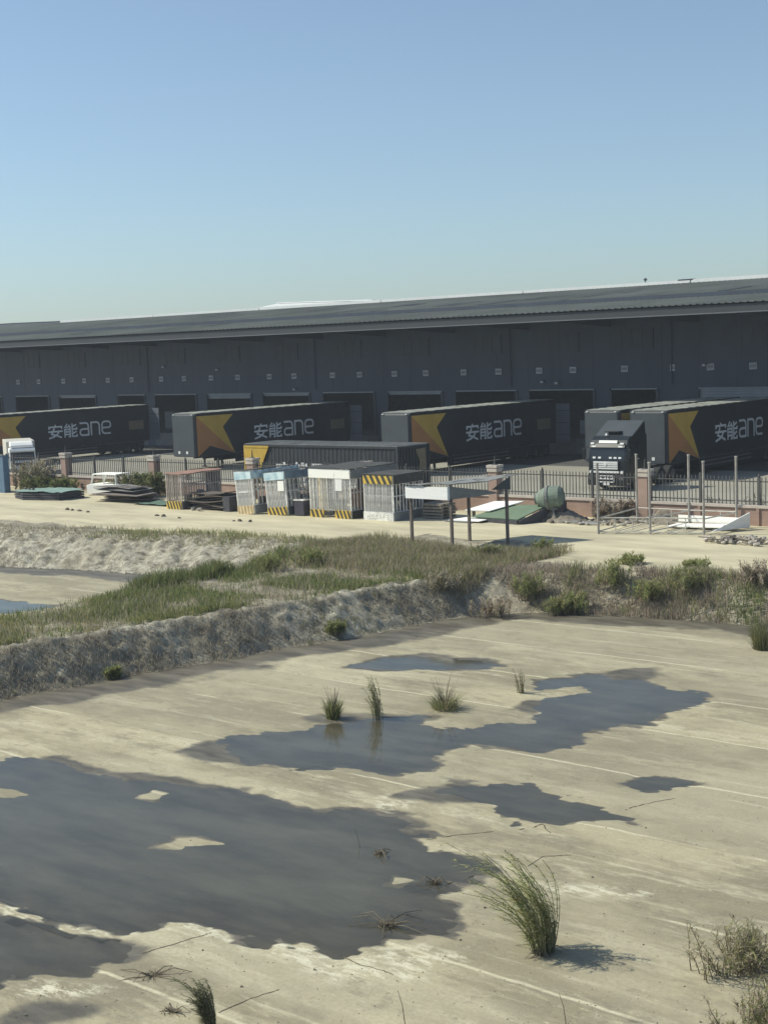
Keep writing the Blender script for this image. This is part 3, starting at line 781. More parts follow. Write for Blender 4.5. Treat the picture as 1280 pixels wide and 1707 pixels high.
def trailer(label, u, v, rz=0.0, L=17.5, plates=True, top=4.2, door=True):
    t = thing('semi_trailer', label, 'trailer', (u, v, 0), rz, 'dark trailers backed up to the docks')
    Wd = 2.56; h = Wd / 2; bz = 0.98
    body = MB().box((0, L / 2, (bz + top) / 2), (Wd, L, top - bz)).build('cargo_box', M_body, t, bevel=0.14)
    MB().ext([(-h + .16, bz + .06), (h - .16, bz + .06), (h - .16, top - .16), (-h + .16, top - .16)], 'y', -0.02, 0.02).build('front_panel', M_front, t)
    rf = MB()
    for i in range(34):   # roof ribs, sagging a little between bows
        a = 0.2 + (L - 0.4) * i / 34; b2 = 0.2 + (L - 0.4) * (i + 1) / 34
        z1_ = top + 0.012 + 0.02 * (i % 2) + random.uniform(0, .012)
        rf.box((0, (a + b2) / 2, z1_), (Wd - 0.10, b2 - a, 0.05))
    rf.build('roof', M_troof, t)
    for sx_ in (-1, 1):
        MB().box((sx_ * (h - 0.02), L / 2, top - 0.02), (0.09, L - 0.3, 0.10)).build('top_rail', M_frame, t)
    # star emblem in two tones
    x = h + 0.004
    A, B, Cc, D, E_, F = (0.16, 4.02), (3.95, 4.0), (2.85, 3.10), (4.05, 1.02), (1.45, 1.75), (0.20, 1.02)
    MB().ext([A, B, Cc, D], 'x', x, x + 0.014).build('star_upper', M_gold, t)
    MB().ext([A, D, E_, F], 'x', x, x + 0.012).build('star_lower', M_orange, t)
    logo(t, x, 6.15, 1.93)
    if plates: MB().ext([(15.0, 2.1), (16.7, 2.1), (16.7, 2.88), (15.0, 2.88)], 'x', x, x + 0.02).build('side_plate', M_tag, t)
    for k in range(17): MB().box((h + 0.012, 0.9 + k * 0.98, 1.14 + 0.02 * (k % 3)), (0.02, 0.05, 0.22)).build('strap', M_front, t)
    MB().box((h + 0.006, L / 2, 1.03), (0.02, L - 0.4, 0.07)).build('bottom_rail', M_front, t)
    # chassis, legs, bogie
    for sx_ in (-0.5, 0.5): MB().box((sx_, L / 2 + 0.6, 0.86), (0.14, L - 1.6, 0.22)).build('chassis_rail', M_frame, t)
    for sx_ in (-0.95, 0.95):
        lg = MB().box((sx_, 2.9, 0.55), (0.13, 0.13, 0.9)).build('landing_leg', M_frame, t)
        MB().box((sx_, 2.9, 0.05), (0.28, 0.28, 0.08)).build('foot', M_frame, lg)
    for sx_ in (-1, 1):
        MB().box((sx_ * (h - 0.10), 10.4, 0.66), (0.04, 12.6, 0.64)).build('side_skirt', M_frame, t)
        for z in (0.55, 0.8): MB().box((sx_ * (h - 0.06), 8.0, z), (0.04, 6.6, 0.12)).build('side_guard', M_rim, t)
        for k in range(5): MB().box((sx_ * (h - 0.03), 4.6 + 2.6 * k, 1.08), (0.07, 0.12, 0.07)).build('marker_lamp', M_tag, t)
    for k in range(3):
        for sx_ in (-0.98, 0.98): wheel(t, sx_, 13.6 + 1.31 * k, 0.47, 0.42)
    for xx in (-0.5, 0.35): MB().box((xx, -0.03, 1.32), (0.2, 0.03, 0.2)).build('marker_plate', M_lamp, t)
    for xx in (-1.0, 1.0): MB().box((xx, -0.01, top - 0.06), (0.12, 0.05, 0.06)).build('marker_lamp', M_lamp, t)
    if door:
        d_ = MB().box((h + 0.62, L + 0.02, 2.5), (1.22, 0.06, 2.85)).build('rear_door', M_doorp, t)
        for z in (1.6, 2.5, 3.4): MB().box((h + 0.62, L - 0.02, z), (1.16, 0.03, 0.05)).build('door_bar', M_clad2, d_)
    return t


trailer('dark trailer with star at far left, its nose cut off by the photo edge', -101.6, 69.5)
trailer('dark trailer with star behind the yellow ended container, second from left', -80.4, 72.9)
trailer('dark trailer with star in the middle, right of the container', -60.95, 74.1)
trailer('dark trailer mostly hidden behind the rightmost trailer and black tractor', -46.75, 76.9)
trailer('rightmost dark trailer with star and lettering behind the black tractor', -43.35, 76.6)

# container on the yard, side-on behind the cages
M_cont = mat('container_dark', (0.030, 0.034, 0.038), 0.6, var=0.2, scale=1.0)
M_yel = mat('container_yellow', (0.55, 0.36, 0.05), 0.6, var=0.15, scale=1.5)
M_ctop = mat('container_top', (0.17, 0.18, 0.18), 0.8, var=0.25, scale=1.3, stretch=(1, 0.5, 1), col2=(0.10, 0.105, 0.105))
M_wht = mat('paint_white', (0.78, 0.78, 0.76), 0.6, var=0.05)
ct = thing('shipping_container', 'dark cargo container with yellow end panel lying behind the cages', 'container', (-57.35, 63.9, 0))
CL, CW, CH = 12.2, 2.9, 2.98
MB().box((0, 0, CH / 2 + 0.02), (CL - .1, CW - .1, CH - 0.1)).build('box', M_cont, ct)
for i in range(38):
    MB().box((-CL / 2 + 0.32 + i * (CL - .64) / 37, -CW / 2 + 0.045, CH / 2), (0.14, 0.026, CH - 0.30)).build('corrugation', M_cont, ct)
for i in range(9):
    MB().box((CL / 2 - 0.03, -CW / 2 + 0.35 + i * (CW - .7) / 8, CH / 2), (0.05, 0.16, CH - 0.30)).build('corrugation', M_cont, ct)
MB().box((0, 0, CH + 0.0), (CL - 0.05, CW - 0.05, 0.06)).build('roof', M_ctop, ct)
for i in range(28):
    MB().box((-CL / 2 + 0.3 + i * (CL - .6) / 27, 0, CH + 0.035), (0.2, CW - 0.3, 0.03)).build('roof_rib', M_ctop, ct)
for sx_ in (-1, 1):
    for sy in (-1, 1):
        MB().box((sx_ * (CL / 2 - .06), sy * (CW / 2 - .06), CH / 2), (0.16, 0.16, CH)).build('corner_post', M_fascia if (sx_, sy) == (1, -1) else M_cont, ct)
    MB().box((0, sx_ * (CW / 2 - .05), CH - 0.06), (CL - .3, 0.13, 0.13)).build('top_rail', M_cont, ct)
MB().ext([(-CL / 2 + .02, .3), (-CL / 2 + 1.2, .3), (-CL / 2 + 1.4, 1.5), (-CL / 2 + 2.15, CH - .12), (-CL / 2 + .02, CH - .12)], 'y', -CW / 2 - 0.05, -CW / 2 - 0.02).build('yellow_panel', M_yel, ct)
MB().box((-CL / 2 + 1.1, -CW / 2 - 0.06, CH - 0.14), (2.1, 0.03, 0.12)).build('yellow_rail', M_yel, ct)
MB().ext([(0.15, CH - .25), (1.05, CH - .2), (1.1, 1.1), (0.75, 1.6), (0.3, 1.0), (0.5, 2.0)], 'x', CL / 2 + 0.01, CL / 2 + 0.03).build('end_star', M_tag, ct)
# its white lettering runs along the near long side
s = -CL / 2 + 2.75
for nm, w_, h_, gap in (('an', 1.25, 1.25, .15), ('neng', 1.2, 1.25, .25), ('a', 1.1, 1.2, .22), ('n', 1.1, 1.2, .22), ('e', 1.1, 1.2, 0)):
    mb = MB()
    for j, st in enumerate(GLY[nm]):
        r_ = ribbon([(s + p[0] * w_, 0.66 + p[1] * h_) for p in st], 0.2, 0, 0.012 + 0.0015 * j)
        mb.add([(p[1], -CW / 2 - 0.022 - p[0], p[2]) for p in r_.v], r_.f)
    mb.build('letter', M_wht, ct); s += w_ + gap

# ================================================================== TRACTOR
M_cab = mat('cab_paint', (0.011, 0.015, 0.016), 0.28, var=0.1, scale=1)
M_glass = mat('windscreen', (0.02, 0.024, 0.028), 0.05, var=0.1)
M_chrome = mat('chrome', (0.72, 0.72, 0.70), 0.3, metal=0.0, var=0.1)
tr = thing('tractor_truck', 'black semi tractor with chrome grille parked nose toward the fence', 'truck', (-42.62, 70.6, 0), R(1.5))
cw = 1.22
prof = [(0.02, 0.42), (0.0, 1.05), (0.03, 1.70), (0.20, 2.55), (0.34, 2.86), (0.62, 3.06), (2.25, 3.10), (2.25, 1.05), (1.95, 1.05), (1.80, 0.62), (1.2, 0.42)]
MB().ext(prof, 'x', -cw, cw).build('cab', M_cab, tr, bevel=0.07)


def slope_panel(name, x0_, x1_, p0, p1, off, material, parent):
    d = np.array([p1[0] - p0[0], p1[1] - p0[1]]); nn = np.array([-d[1], d[0]]); nn = nn / np.linalg.norm(nn)
    if nn[0] > 0: nn = -nn
    a = np.array(p0) + nn * off; b_ = np.array(p1) + nn * off; a0 = np.array(p0) - nn * 0.03; b0 = np.array(p1) - nn * 0.03
    return MB().ext([tuple(a0), tuple(a), tuple(b_), tuple(b0)], 'x', x0_, x1_).build(name, material, parent)


ws = slope_panel('windscreen', -1.08, 1.08, (0.045, 1.78), (0.19, 2.50), 0.02, M_glass, tr)
slope_panel('sun_visor', -1.1, 1.1, (0.13, 2.42), (0.24, 2.62), 0.10, M_cab, tr)
slope_panel('header_sign', -0.62, 0.55, (0.235, 2.68), (0.31, 2.83), 0.05, M_wht, tr)
for xx in (-0.98, 0.92): slope_panel('roof_lamp', xx - 0.11, xx + 0.11, (0.21, 2.60), (0.24, 2.70), 0.13, M_lamp, tr)
for xx in (-0.86, 0.84): slope_panel('visor_lamp', xx - 0.13, xx + 0.13, (0.155, 2.44), (0.185, 2.52), 0.12, M_lamp, tr)
for k in range(5): slope_panel('dash_item', (-0.85, -0.5, 0.2, 0.5, 0.8)[k] - 0.09, (-0.85, -0.5, 0.2, 0.5, 0.8)[k] + 0.09, (0.06, 1.83), (0.075, 1.93), 0.026, M_lamp, ws)
gr = MB().box((-0.05, -0.02, 1.28), (1.62, 0.08, 0.76)).build('grille', M_frame, tr)
for k, z in enumerate((1.62, 1.50, 1.39, 1.28)): MB().box((-0.05, -0.075, z), (1.55, 0.05, 0.075 if k else 0.12)).build('grille_bar', M_chrome, gr)
MB().box((-0.05, -0.08, 1.08), (1.7, 0.06, 0.11)).build('grille_bar', M_chrome, gr)
MB().tube([(-0.05, -0.13, 1.52), (-0.05, -0.09, 1.52)], 0.09, 12).build('badge', M_chrome, gr)
bpz = MB().box((0, 0.0, 0.62), (2.44, 0.24, 0.62)).build('bumper', M_cab, tr, bevel=0.05)
for z in (0.86, 0.70, 0.52): MB().box((-0.05, -0.135, z), (1.15, 0.05, 0.06)).build('bumper_grille_bar', M_chrome, bpz)
for xx in (-0.6, 0.5): MB().box((xx, -0.135, 0.69), (0.05, 0.05, 0.4)).build('bumper_grille_bar', M_chrome, bpz)
for k in range(7): MB().box((-0.5 + 0.15 * k, -0.125, 0.78), (0.05, 0.04, 0.10)).build('grille_tooth', M_chrome, bpz)
MB().box((0, -0.135, 0.40), (0.45, 0.03, 0.13)).build('number_plate', M_lamp, bpz)
for sx_ in (-1, 1):
    MB().box((sx_ * 0.98, -0.10, 0.72), (0.34, 0.10, 0.2)).build('headlight', M_rim, tr, bevel=0.03)
    MB().tube([(sx_ * 1.0, -0.14, 1.08), (sx_ * 1.0, -0.02, 1.08)], 0.085, 12).build('lamp', M_lamp, tr)
    mr_ = MB().tube([(sx_ * 1.22, 0.12, 2.45), (sx_ * 1.46, -0.02, 2.5), (sx_ * 1.46, -0.02, 1.75), (sx_ * 1.22, 0.12, 1.75)], 0.025, 6).build('mirror_arm', M_frame, tr)
    MB().box((sx_ * 1.45, -0.04, 2.12), (0.22, 0.1, 0.55)).build('mirror', M_cab, mr_, bevel=0.03)
    dr = MB().box((sx_ * (cw + 0.004), 1.02, 1.95), (0.03, 1.05, 1.6)).build('door', M_cab, tr)
    MB().box((sx_ * (cw + 0.02), 0.95, 2.25), (0.02, 0.82, 0.62)).build('side_window', M_glass, dr)
    MB().box((sx_ * (cw + 0.03), 1.38, 1.75), (0.03, 0.16, 0.05)).build('handle', M_chrome, dr)
    for z in (0.5, 0.8): MB().box((sx_ * (cw - 0.06), 1.0, z), (0.2, 0.5, 0.05)).build('step', M_frame, tr)
    wheel(tr, sx_ * 1.0, 1.45, 0.5, 0.3)
    for y in (4.3, 5.65): wheel(tr, sx_ * 0.95, y, 0.5, 0.52)
    MB().box((sx_ * 0.42, 4.2, 0.8), (0.12, 4.6, 0.25)).build('chassis_rail', M_frame, tr)
    MB().tube([(sx_ * 0.92, 2.35, 0.62), (sx_ * 0.92, 3.5, 0.62)], 0.33, 14).build('fuel_tank', M_rim, tr)
    # side fairings of the roof deflector
    MB().ext([(0.95, 3.06), (2.3, 3.78), (2.36, 3.06)], 'x', sx_ * cw - sx_ * 0.05, sx_ * cw - sx_ * 0.02).build('fairing_side', M_cab, tr)
    MB().box((sx_ * (cw - 0.03), 2.36, 2.1), (0.04, 0.24, 2.0)).build('side_fairing', M_cab, tr)
MB().ext([(0.85, 3.07), (0.9, 3.05), (2.36, 3.82), (2.30, 3.87)], 'x', -cw + 0.02, cw - 0.06).build('roof_deflector', M_front, tr)
MB().box((-0.1, 1.05, 3.30), (0.9, 0.5, 0.06), rx=R(-5)).build('roof_hatch', M_frame, tr)
MB().tube([(-0.3, 0.72, 3.10), (-0.3, 0.52, 3.16), (-0.3, 0.5, 3.17)], [0.05, 0.07, 0.03], 8).build('air_horn', M_chrome, tr)
MB().tube([(0, 4.9, 0.98), (0, 4.9, 1.08)], 0.5, 16).build('fifth_wheel', M_frame, tr)
MB().tube([(1.05, 2.5, 0.9), (1.05, 2.5, 3.3)], 0.07, 8).build('exhaust_stack', M_frame, tr)

# white light truck at the far left, behind the fence
lt = thing('light_truck', 'small white truck with roof deflector parked behind the fence at left', 'truck', (-89.3, 64.9, 0), R(58))
prof = [(0.0, 0.5), (0.0, 1.15), (0.32, 1.95), (0.5, 2.10), (1.45, 2.12), (1.45, 0.5)]
MB().ext(prof, 'x', -0.95, 0.95).build('cab', M_wht, lt, bevel=0.06)
slope_panel('windscreen', -0.85, 0.85, (0.03, 1.22), (0.28, 1.82), 0.02, M_glass, lt)
slope_panel('sun_visor', -0.92, 0.92, (0.25, 1.82), (0.36, 1.98), 0.16, M_wht, lt)
MB().ext([(0.62, 2.13), (0.5, 2.2), (0.55, 2.32), (0.9, 2.52), (1.7, 2.58), (1.7, 2.13)], 'x', -0.85, 0.85).build('roof_deflector', M_wht, lt, bevel=0.08)
for sx_ in (-1, 1):
    MB().box((sx_ * 0.97, 0.75, 1.55), (0.03, 0.7, 0.5)).build('side_window', M_glass, lt)
    MB().box((sx_ * 0.7, -0.03, 0.85), (0.3, 0.08, 0.18)).build('headlight', M_lamp, lt)
    MB().box((sx_ * 1.15, 0.2, 1.6), (0.12, 0.08, 0.35)).build('mirror', M_frame, lt)
    wheel(lt, sx_ * 0.8, 0.8, 0.38, 0.22); wheel(lt, sx_ * 0.8, 4.2, 0.38, 0.4)
MB().box((0, -0.05, 0.55), (1.9, 0.14, 0.25)).build('bumper', M_wht, lt)
MB().box((0, -0.02, 0.95), (1.2, 0.05, 0.2)).build('grille', M_frame, lt)
MB().box((0, 3.9, 1.62), (2.1, 4.3, 1.9)).build('cargo_box', M_cream, lt, bevel=0.03)
MB().box((0, 3.6, 0.6), (0.8, 4.6, 0.18)).build('chassis', M_frame, lt)

# ================================================================== CAGES, SHED AND SCRAP ALONG THE ROAD
M_bar = mat('bar_silver', (0.68, 0.67, 0.64), 0.6, var=0.3, scale=3)
M_barr = mat('bar_rusty', (0.44, 0.39, 0.35), 0.8, var=0.3, scale=4)
M_yst = mat('stripe_yellow', (0.62, 0.43, 0.07), 0.7, var=0.2, scale=4)
M_ycr = mat('stripe_cream', (0.68, 0.57, 0.36), 0.8, var=0.15, scale=4)
M_kst = mat('stripe_black', (0.05, 0.048, 0.04), 0.8, var=0.3, scale=4)
M_brn = mat('stripe_brown', (0.42, 0.30, 0.15), 0.85, var=0.3, scale=4)
M_blue = mat('faded_blue', (0.62, 0.72, 0.74), 0.75, scale=2.6, col2=(0.26, 0.43, 0.52), mixs=(0.40, 0.62))
M_dirtw = mat('dirty_white', (0.82, 0.81, 0.76), 0.75, var=0.1, scale=2, col2=(0.42, 0.40, 0.36), mixs=(0.25, 0.42))
M_tin = mat('tin_grey', (0.20, 0.205, 0.20), 0.75, var=0.25, scale=1.5)
M_rust = mat('rust_red', (0.30, 0.17, 0.13), 0.9, var=0.25, scale=3)
M_darkp = mat('dark_sheet', (0.055, 0.055, 0.065), 0.75, var=0.25, scale=2)
M_plast = mat('purple_crate', (0.05, 0.045, 0.065), 0.6, var=0.2)
bar_me = {}
M_croof = mat('cage_roof_dark', (0.055, 0.055, 0.052), 0.85, var=0.35, scale=2)


def bar(parent, x, y, z0_, z1_, material, r=0.022, tilt=0.0):
    key = (material.name, round(z1_ - z0_, 2), r)
    if key not in bar_me: bar_me[key] = MB().tube([(0, 0, 0), (0, 0, z1_ - z0_)], r, 6).mesh('bar', material)
    return link('bar', bar_me[key], parent, (x, y, z0_), (0, tilt, 0))


def striped(parent, x0_, x1_, y, z0_, z1_, n_, cy_, ck, slant=0.16, face='y', sgn=-1):
    """panel with slanted stripes proud of it, facing -y (face 'y') or +x (face 'x')"""
    if face == 'y': p = MB().box(((x0_ + x1_) / 2, y, (z0_ + z1_) / 2), (x1_ - x0_, 0.05, z1_ - z0_)).build('striped_panel', cy_, parent)
    else: p = MB().box((y, (x0_ + x1_) / 2, (z0_ + z1_) / 2), (0.05, x1_ - x0_, z1_ - z0_)).build('striped_panel', cy_, parent)
    st = (x1_ - x0_) / n_
    for k in range(n_):
        a = x0_ + st * (k + 0.08); b_ = a + st * 0.5
        q = [(min(a + slant, x1_), z0_), (min(b_ + slant, x1_), z0_), (b_, z1_), (a, z1_)]
        if b_ + slant > x1_ + 0.01: q = [(min(a + slant, x1_), z0_), (x1_, z0_), (x1_, min(z1_, z0_ + (z1_ - z0_) * (b_ + slant - x1_) / slant)), (b_, z1_), (a, z1_)]
        if face == 'y': MB().ext(q, 'y', y - 0.032, y - 0.027).build('stripe', ck, p)
        else: MB().ext(q, 'x', y + 0.027, y + 0.032).build('stripe', ck, p)
    return p


def cage(name, label, u0, u1, v, depth, h, head=0.42, headmat=None, base=0.42, nb=11, ns=7, barm=None, lean=0.0, base_kind='y', roofm=None, stripe_head=False, ground=0.0, side_head=None):
    W_ = u1 - u0; barm = barm or M_bar
    t = thing(name, label, 'cage', ((u0 + u1) / 2, v, ground), 0, 'barred work cages by the road', ry=lean)
    hw = W_ / 2
    for sx_ in (-hw, hw):
        for y in (0, depth): MB().box((sx_, y, h / 2), (0.07, 0.07, h)).build('corner_post', barm, t)
    zb, zt = base, h - head
    for k in range(nb):
        bar(t, -hw + W_ * (k + 1) / (nb + 1), 0, zb, zt, barm, 0.034, R(random.gauss(0, 1.0)))
    for k in range(nb):
        bar(t, -hw + W_ * (k + 1) / (nb + 1), depth, zb, zt, barm, 0.034)
    for k in range(ns):
        y = depth * (k + 1) / (ns + 1)
        bar(t, hw, y, zb, zt, barm, 0.034, R(random.gauss(0, 0.8))); bar(t, -hw, y, zb, zt, barm, 0.034)
    for z in (zb, (zb + zt) / 2 + 0.1, zt):
        for y in (0.04, depth): MB().box((0, y, z), (W_ - 0.08, 0.04, 0.05)).build('rail', barm, t)
        for sx_ in (-hw, hw): MB().box((sx_, depth / 2, z), (0.04, depth - 0.09, 0.05)).build('rail', barm, t)
    if head > 0.05:
        if stripe_head:
            striped(t, -hw, hw, -0.07, h - head, h, 5, M_yst, M_kst, 0.22)
            striped(t, 0.0, depth, hw + 0.07, h - head, h, 5, M_kst, M_darkp, 0.22, 'x')
        else:
            MB().box((0, -0.065, h - head / 2), (W_ + 0.06, 0.05, head)).build('header_panel', headmat or M_dirtw, t)
            MB().box((hw + 0.065, depth / 2, h - head / 2), (0.05, depth, head - 0.02)).build('header_panel', side_head or headmat or M_dirtw, t)
    if base_kind == 'y':
        striped(t, -hw, hw, -0.065, 0.0, base, 5, M_yst, M_kst); MB().box((hw + 0.065, depth / 2, base / 2), (0.05, depth, base - 0.01)).build('base_panel', M_darkp, t)
    elif base_kind == 'c':
        striped(t, -hw, hw, -0.065, 0.0, base, 5, M_ycr, M_brn, 0.05); MB().box((hw + 0.065, depth / 2, base / 2), (0.05, depth, base - 0.01)).build('base_panel', M_tin, t)
    elif base_kind == 'g':
        MB().box((0, -0.065, base / 2), (W_ + 0.08, 0.06, base)).build('base_panel', M_bar, t); MB().box((hw + 0.07, depth / 2, base / 2), (0.05, depth, base - 0.01)).build('base_panel', M_tin, t)
    MB().box((0, depth - 0.08, (zb + zt) / 2), (W_ - 0.12, 0.03, zt - zb - 0.1)).build('back_panel', M_darkp, t)
    for k in range(3): MB().box((-hw + W_ * (k + .5) / 3, depth * random.uniform(.45, .7), 0.3 + 0.12 * k), (W_ * .26, .3, random.uniform(.4, 1.1))).build('stored_box', random.choice([M_darkp, M_plast, M_tin]), t)
    # roof sheet, a little buckled
    gx, gy = np.meshgrid(np.linspace(-hw - .1, hw + .1, 9), np.linspace(-.12, depth + .12, 13))
    gz = h + 0.03 + 0.05 * fbm(gx * 1.3 + u0, gy * 1.3, 4, 3)
    mb = MB(); nxx = 9
    vs = [(gx.flat[i], gy.flat[i], gz.flat[i]) for i in range(gx.size)] + [(gx.flat[i], gy.flat[i], gz.flat[i] + 0.03) for i in range(gx.size)]
    o2 = gx.size; fs = []
    for j in range(12):
        for i in range(8):
            a = j * nxx + i; fs.append((a, a + nxx, a + nxx + 1, a + 1)); fs.append((o2 + a, o2 + a + 1, o2 + a + nxx + 1, o2 + a + nxx))
    for i in range(8): fs += [(i, i + 1, o2 + i + 1, o2 + i), (12 * nxx + i + 1, 12 * nxx + i, o2 + 12 * nxx + i, o2 + 12 * nxx + i + 1)]
    for j in range(12): fs += [((j + 1) * nxx, j * nxx, o2 + j * nxx, o2 + (j + 1) * nxx), (j * nxx + 8, (j + 1) * nxx + 8, o2 + (j + 1) * nxx + 8, o2 + j * nxx + 8)]
    mb.add(vs, fs).build('roof_sheet', M_croof if roofm in (None, M_tin) else roofm, t)
    return t


cg = cage('work_cage', 'small rusty cage with reddish roof and yellow striped base at left', -61.1, -59.9, 53.95, 3.0, 1.95, head=0.0, base=0.44, nb=7, ns=15, barm=M_barr, roofm=M_rust)
cg = cage('work_cage', 'leaning cage with pale blue header and cream striped base', -55.3, -54.1, 53.85, 3.6, 2.3, 0.44, M_blue, 0.45, 11, 10, M_bar, R(-4.5), 'c', M_tin)
MB().box((-0.05, -0.03, 1.18), (0.75, 0.03, 0.07)).build('crossbar', M_bar, cg)
cg = cage('work_cage', 'leaning cage with blue header, white notice and yellow black base', -53.35, -51.95, 54.15, 3.8, 2.28, 0.42, M_blue, 0.42, 12, 11, M_bar, R(-5), 'y', M_tin, side_head=mat('side_blue', (0.16, 0.22, 0.27), 0.8, var=0.25))
MB().box((0.42, -0.07, 1.52), (0.45, 0.02, 0.52), ry=R(3)).build('notice_board', M_dirtw, cg)
cg = cage('work_cage', 'largest cage with wide white header board and striped base', -50.5, -47.75, 54.35, 3.6, 2.5, 0.46, M_dirtw, 0.40, 19, 13, M_bar, 0.0, 'n', M_tin, side_head=M_tin)
striped(cg, -1.37, -0.45, -0.065, 0.0, 0.40, 3, M_yst, M_kst); striped(cg, 0.35, 1.37, -0.065, 0.0, 0.42, 4, M_yst, M_kst)
MB().box((1.44, 1.8, 0.2), (0.05, 3.6, 0.39)).build('base_panel', M_kst, cg)
MB().box((0.62, -0.06, 1.72), (0.46, 0.02, 0.62)).build('notice_board', M_wht, cg)
MB().box((-0.80, 0.35, 1.2), (0.72, 0.05, 1.9)).build('inner_curtain', M_ycr, cg)
MB().box((0.9, 1.2, 0.95), (0.7, 0.5, 0.9)).build('inner_cabinet', M_rust, cg)
cg = cage('work_cage', 'cage with yellow and black striped header and grey lettered base', -46.95, -45.1, 54.5, 2.3, 2.25, 0.42, None, 0.42, 14, 8, M_bar, 0.0, 'g', M_tin, True)
# raised, worn characters on the grey base of the last cage
seg7 = {'M': [[(.0, 0), (.0, 1), (.5, .5), (1, 1), (1, 0)]], 'O': [[(.1, 0), (.1, 1), (.9, 1), (.9, 0), (.2, 0)]], 'Z': [[(.0, 1), (1, 1), (.0, 0), (1, 0)]], '6': [[(.9, 1), (.2, .7), (.1, .1), (.9, .1), (.9, .5), (.2, .5)]], '4': [[(.7, 0), (.7, 1), (.05, .35), (1, .35)]], 'S': [[(.9, .95), (.1, .95), (.1, .5), (.9, .5), (.9, .05), (.1, .05)]]}
xx = -0.72
for ch in 'MOZ64S':
    for st in seg7[ch]:
        r_ = ribbon([(xx + p[0] * 0.15, 0.12 + p[1] * 0.2) for p in st], 0.035, 0, 0.012)
        MB().add([(p[1], -0.097 - p[0], p[2]) for p in r_.v], r_.f).build('character', M_dirtw, cg)
    xx += 0.235

# crate and chair frame between the cages
o = thing('crate', 'dark purple plastic crate standing between the cages', 'crate', (-51.3, 54.5, 0), R(6))
MB().box((0, 0, 0.42), (0.62, 0.5, 0.78)).build('body', M_plast, o, bevel=0.02)
MB().box((0, 0, 0.83), (0.68, 0.56, 0.06)).build('rim', M_bar, o)
o = thing('metal_chair', 'bent grey metal chair frame stacked on the purple crate', 'chair', (-51.3, 54.6, 0.862), R(10))
for a, b_ in (((-.25, -.2, 0), (-.25, .2, .45)), ((.25, -.2, 0), (.25, .2, .45)), ((-.25, .2, 0), (-.25, -.2, .42)), ((.25, .2, 0), (.25, -.2, .42))): MB().tube([a, b_], 0.02, 6).build('leg', M_tin, o)
MB().box((0, 0, 0.44), (0.52, 0.44, 0.04)).build('seat', M_tin, o)
MB().tube([(-.25, .2, .45), (-.25, .3, .85), (.25, .3, .85), (.25, .2, .45)], 0.02, 6).build('back_frame', M_tin, o)

# open shed on posts
M_post = mat('post_wood_grey', (0.15, 0.125, 0.11), 0.9, var=0.25, scale=4)
FLp, FRp, BRp, BLp = (-39.35, 48.75), (-36.85, 48.35), (-35.45, 50.45), (-37.7, 50.75)
hs = [float(ground_h(np.array([p[0]]), np.array([p[1]]))[0]) for p in (FLp, FRp, BRp, BLp)]
sh = thing('open_shed', 'open shed with white front board and sagging tin roof on four posts', 'shed', (FLp[0], FLp[1], hs[0]))
SL = (-FLp[0], -FLp[1], -hs[0])
for p, hgt, zt in zip((FLp, FRp, BRp, BLp), hs, (2.05, 2.1, 2.35, 2.0)):
    MB().box((p[0], p[1], (hgt - 0.2 + zt) / 2), (0.11, 0.11, zt - hgt + 0.2)).shift(SL).build('post', M_post, sh)


def plate(pts, th):
    a = [Vector(p) for p in pts]; nrm = (a[1] - a[0]).cross(a[2] - a[0]).normalized() * th
    n_ = len(a)
    return MB().add(a + [p + nrm for p in a], [tuple(range(n_))[::-1], tuple(range(n_, 2 * n_))] + [(i, (i + 1) % n_, n_ + (i + 1) % n_, n_ + i) for i in range(n_)])


M_boardw = mat('board_white', (0.80, 0.80, 0.78), 0.6, var=0.06, scale=3, stretch=(0.2, 1, 4))
ro = np.array
A0 = ro((FLp[0] - 0.15, FLp[1] - 0.12)); B0 = ro((FRp[0] - 0.02, FRp[1] - 0.14))
plate([(A0[0], A0[1], 1.98), (B0[0], B0[1], 2.03), (B0[0], B0[1], 2.58), (A0[0], A0[1], 2.50)], 0.06).shift(SL).build('front_board', M_boardw, sh)
plate([(B0[0], B0[1] + .04, 2.03), (BRp[0] - .25, BRp[1] - .3, 2.16), (BRp[0] - .3, BRp[1] - .4, 2.24), (B0[0], B0[1] + .04, 2.60)], -0.05).shift(SL).build('side_board', M_tin, sh)
plate([(B0[0] + .0, B0[1] - .05, 2.02), (B0[0] + .07, B0[1], 2.02), (B0[0] + .07, B0[1], 2.64), (B0[0], B0[1] - .05, 2.64)], 0.04).shift(SL).build('corner_strip', M_boardw, sh)
plate([(BRp[0] - .5, BRp[1] - .4, 2.32), (BRp[0] + .15, BRp[1] + .1, 2.30), (BRp[0] + .15, BRp[1] + .1, 2.9)], 0.04).shift(SL).build('gable_piece', M_front, sh)
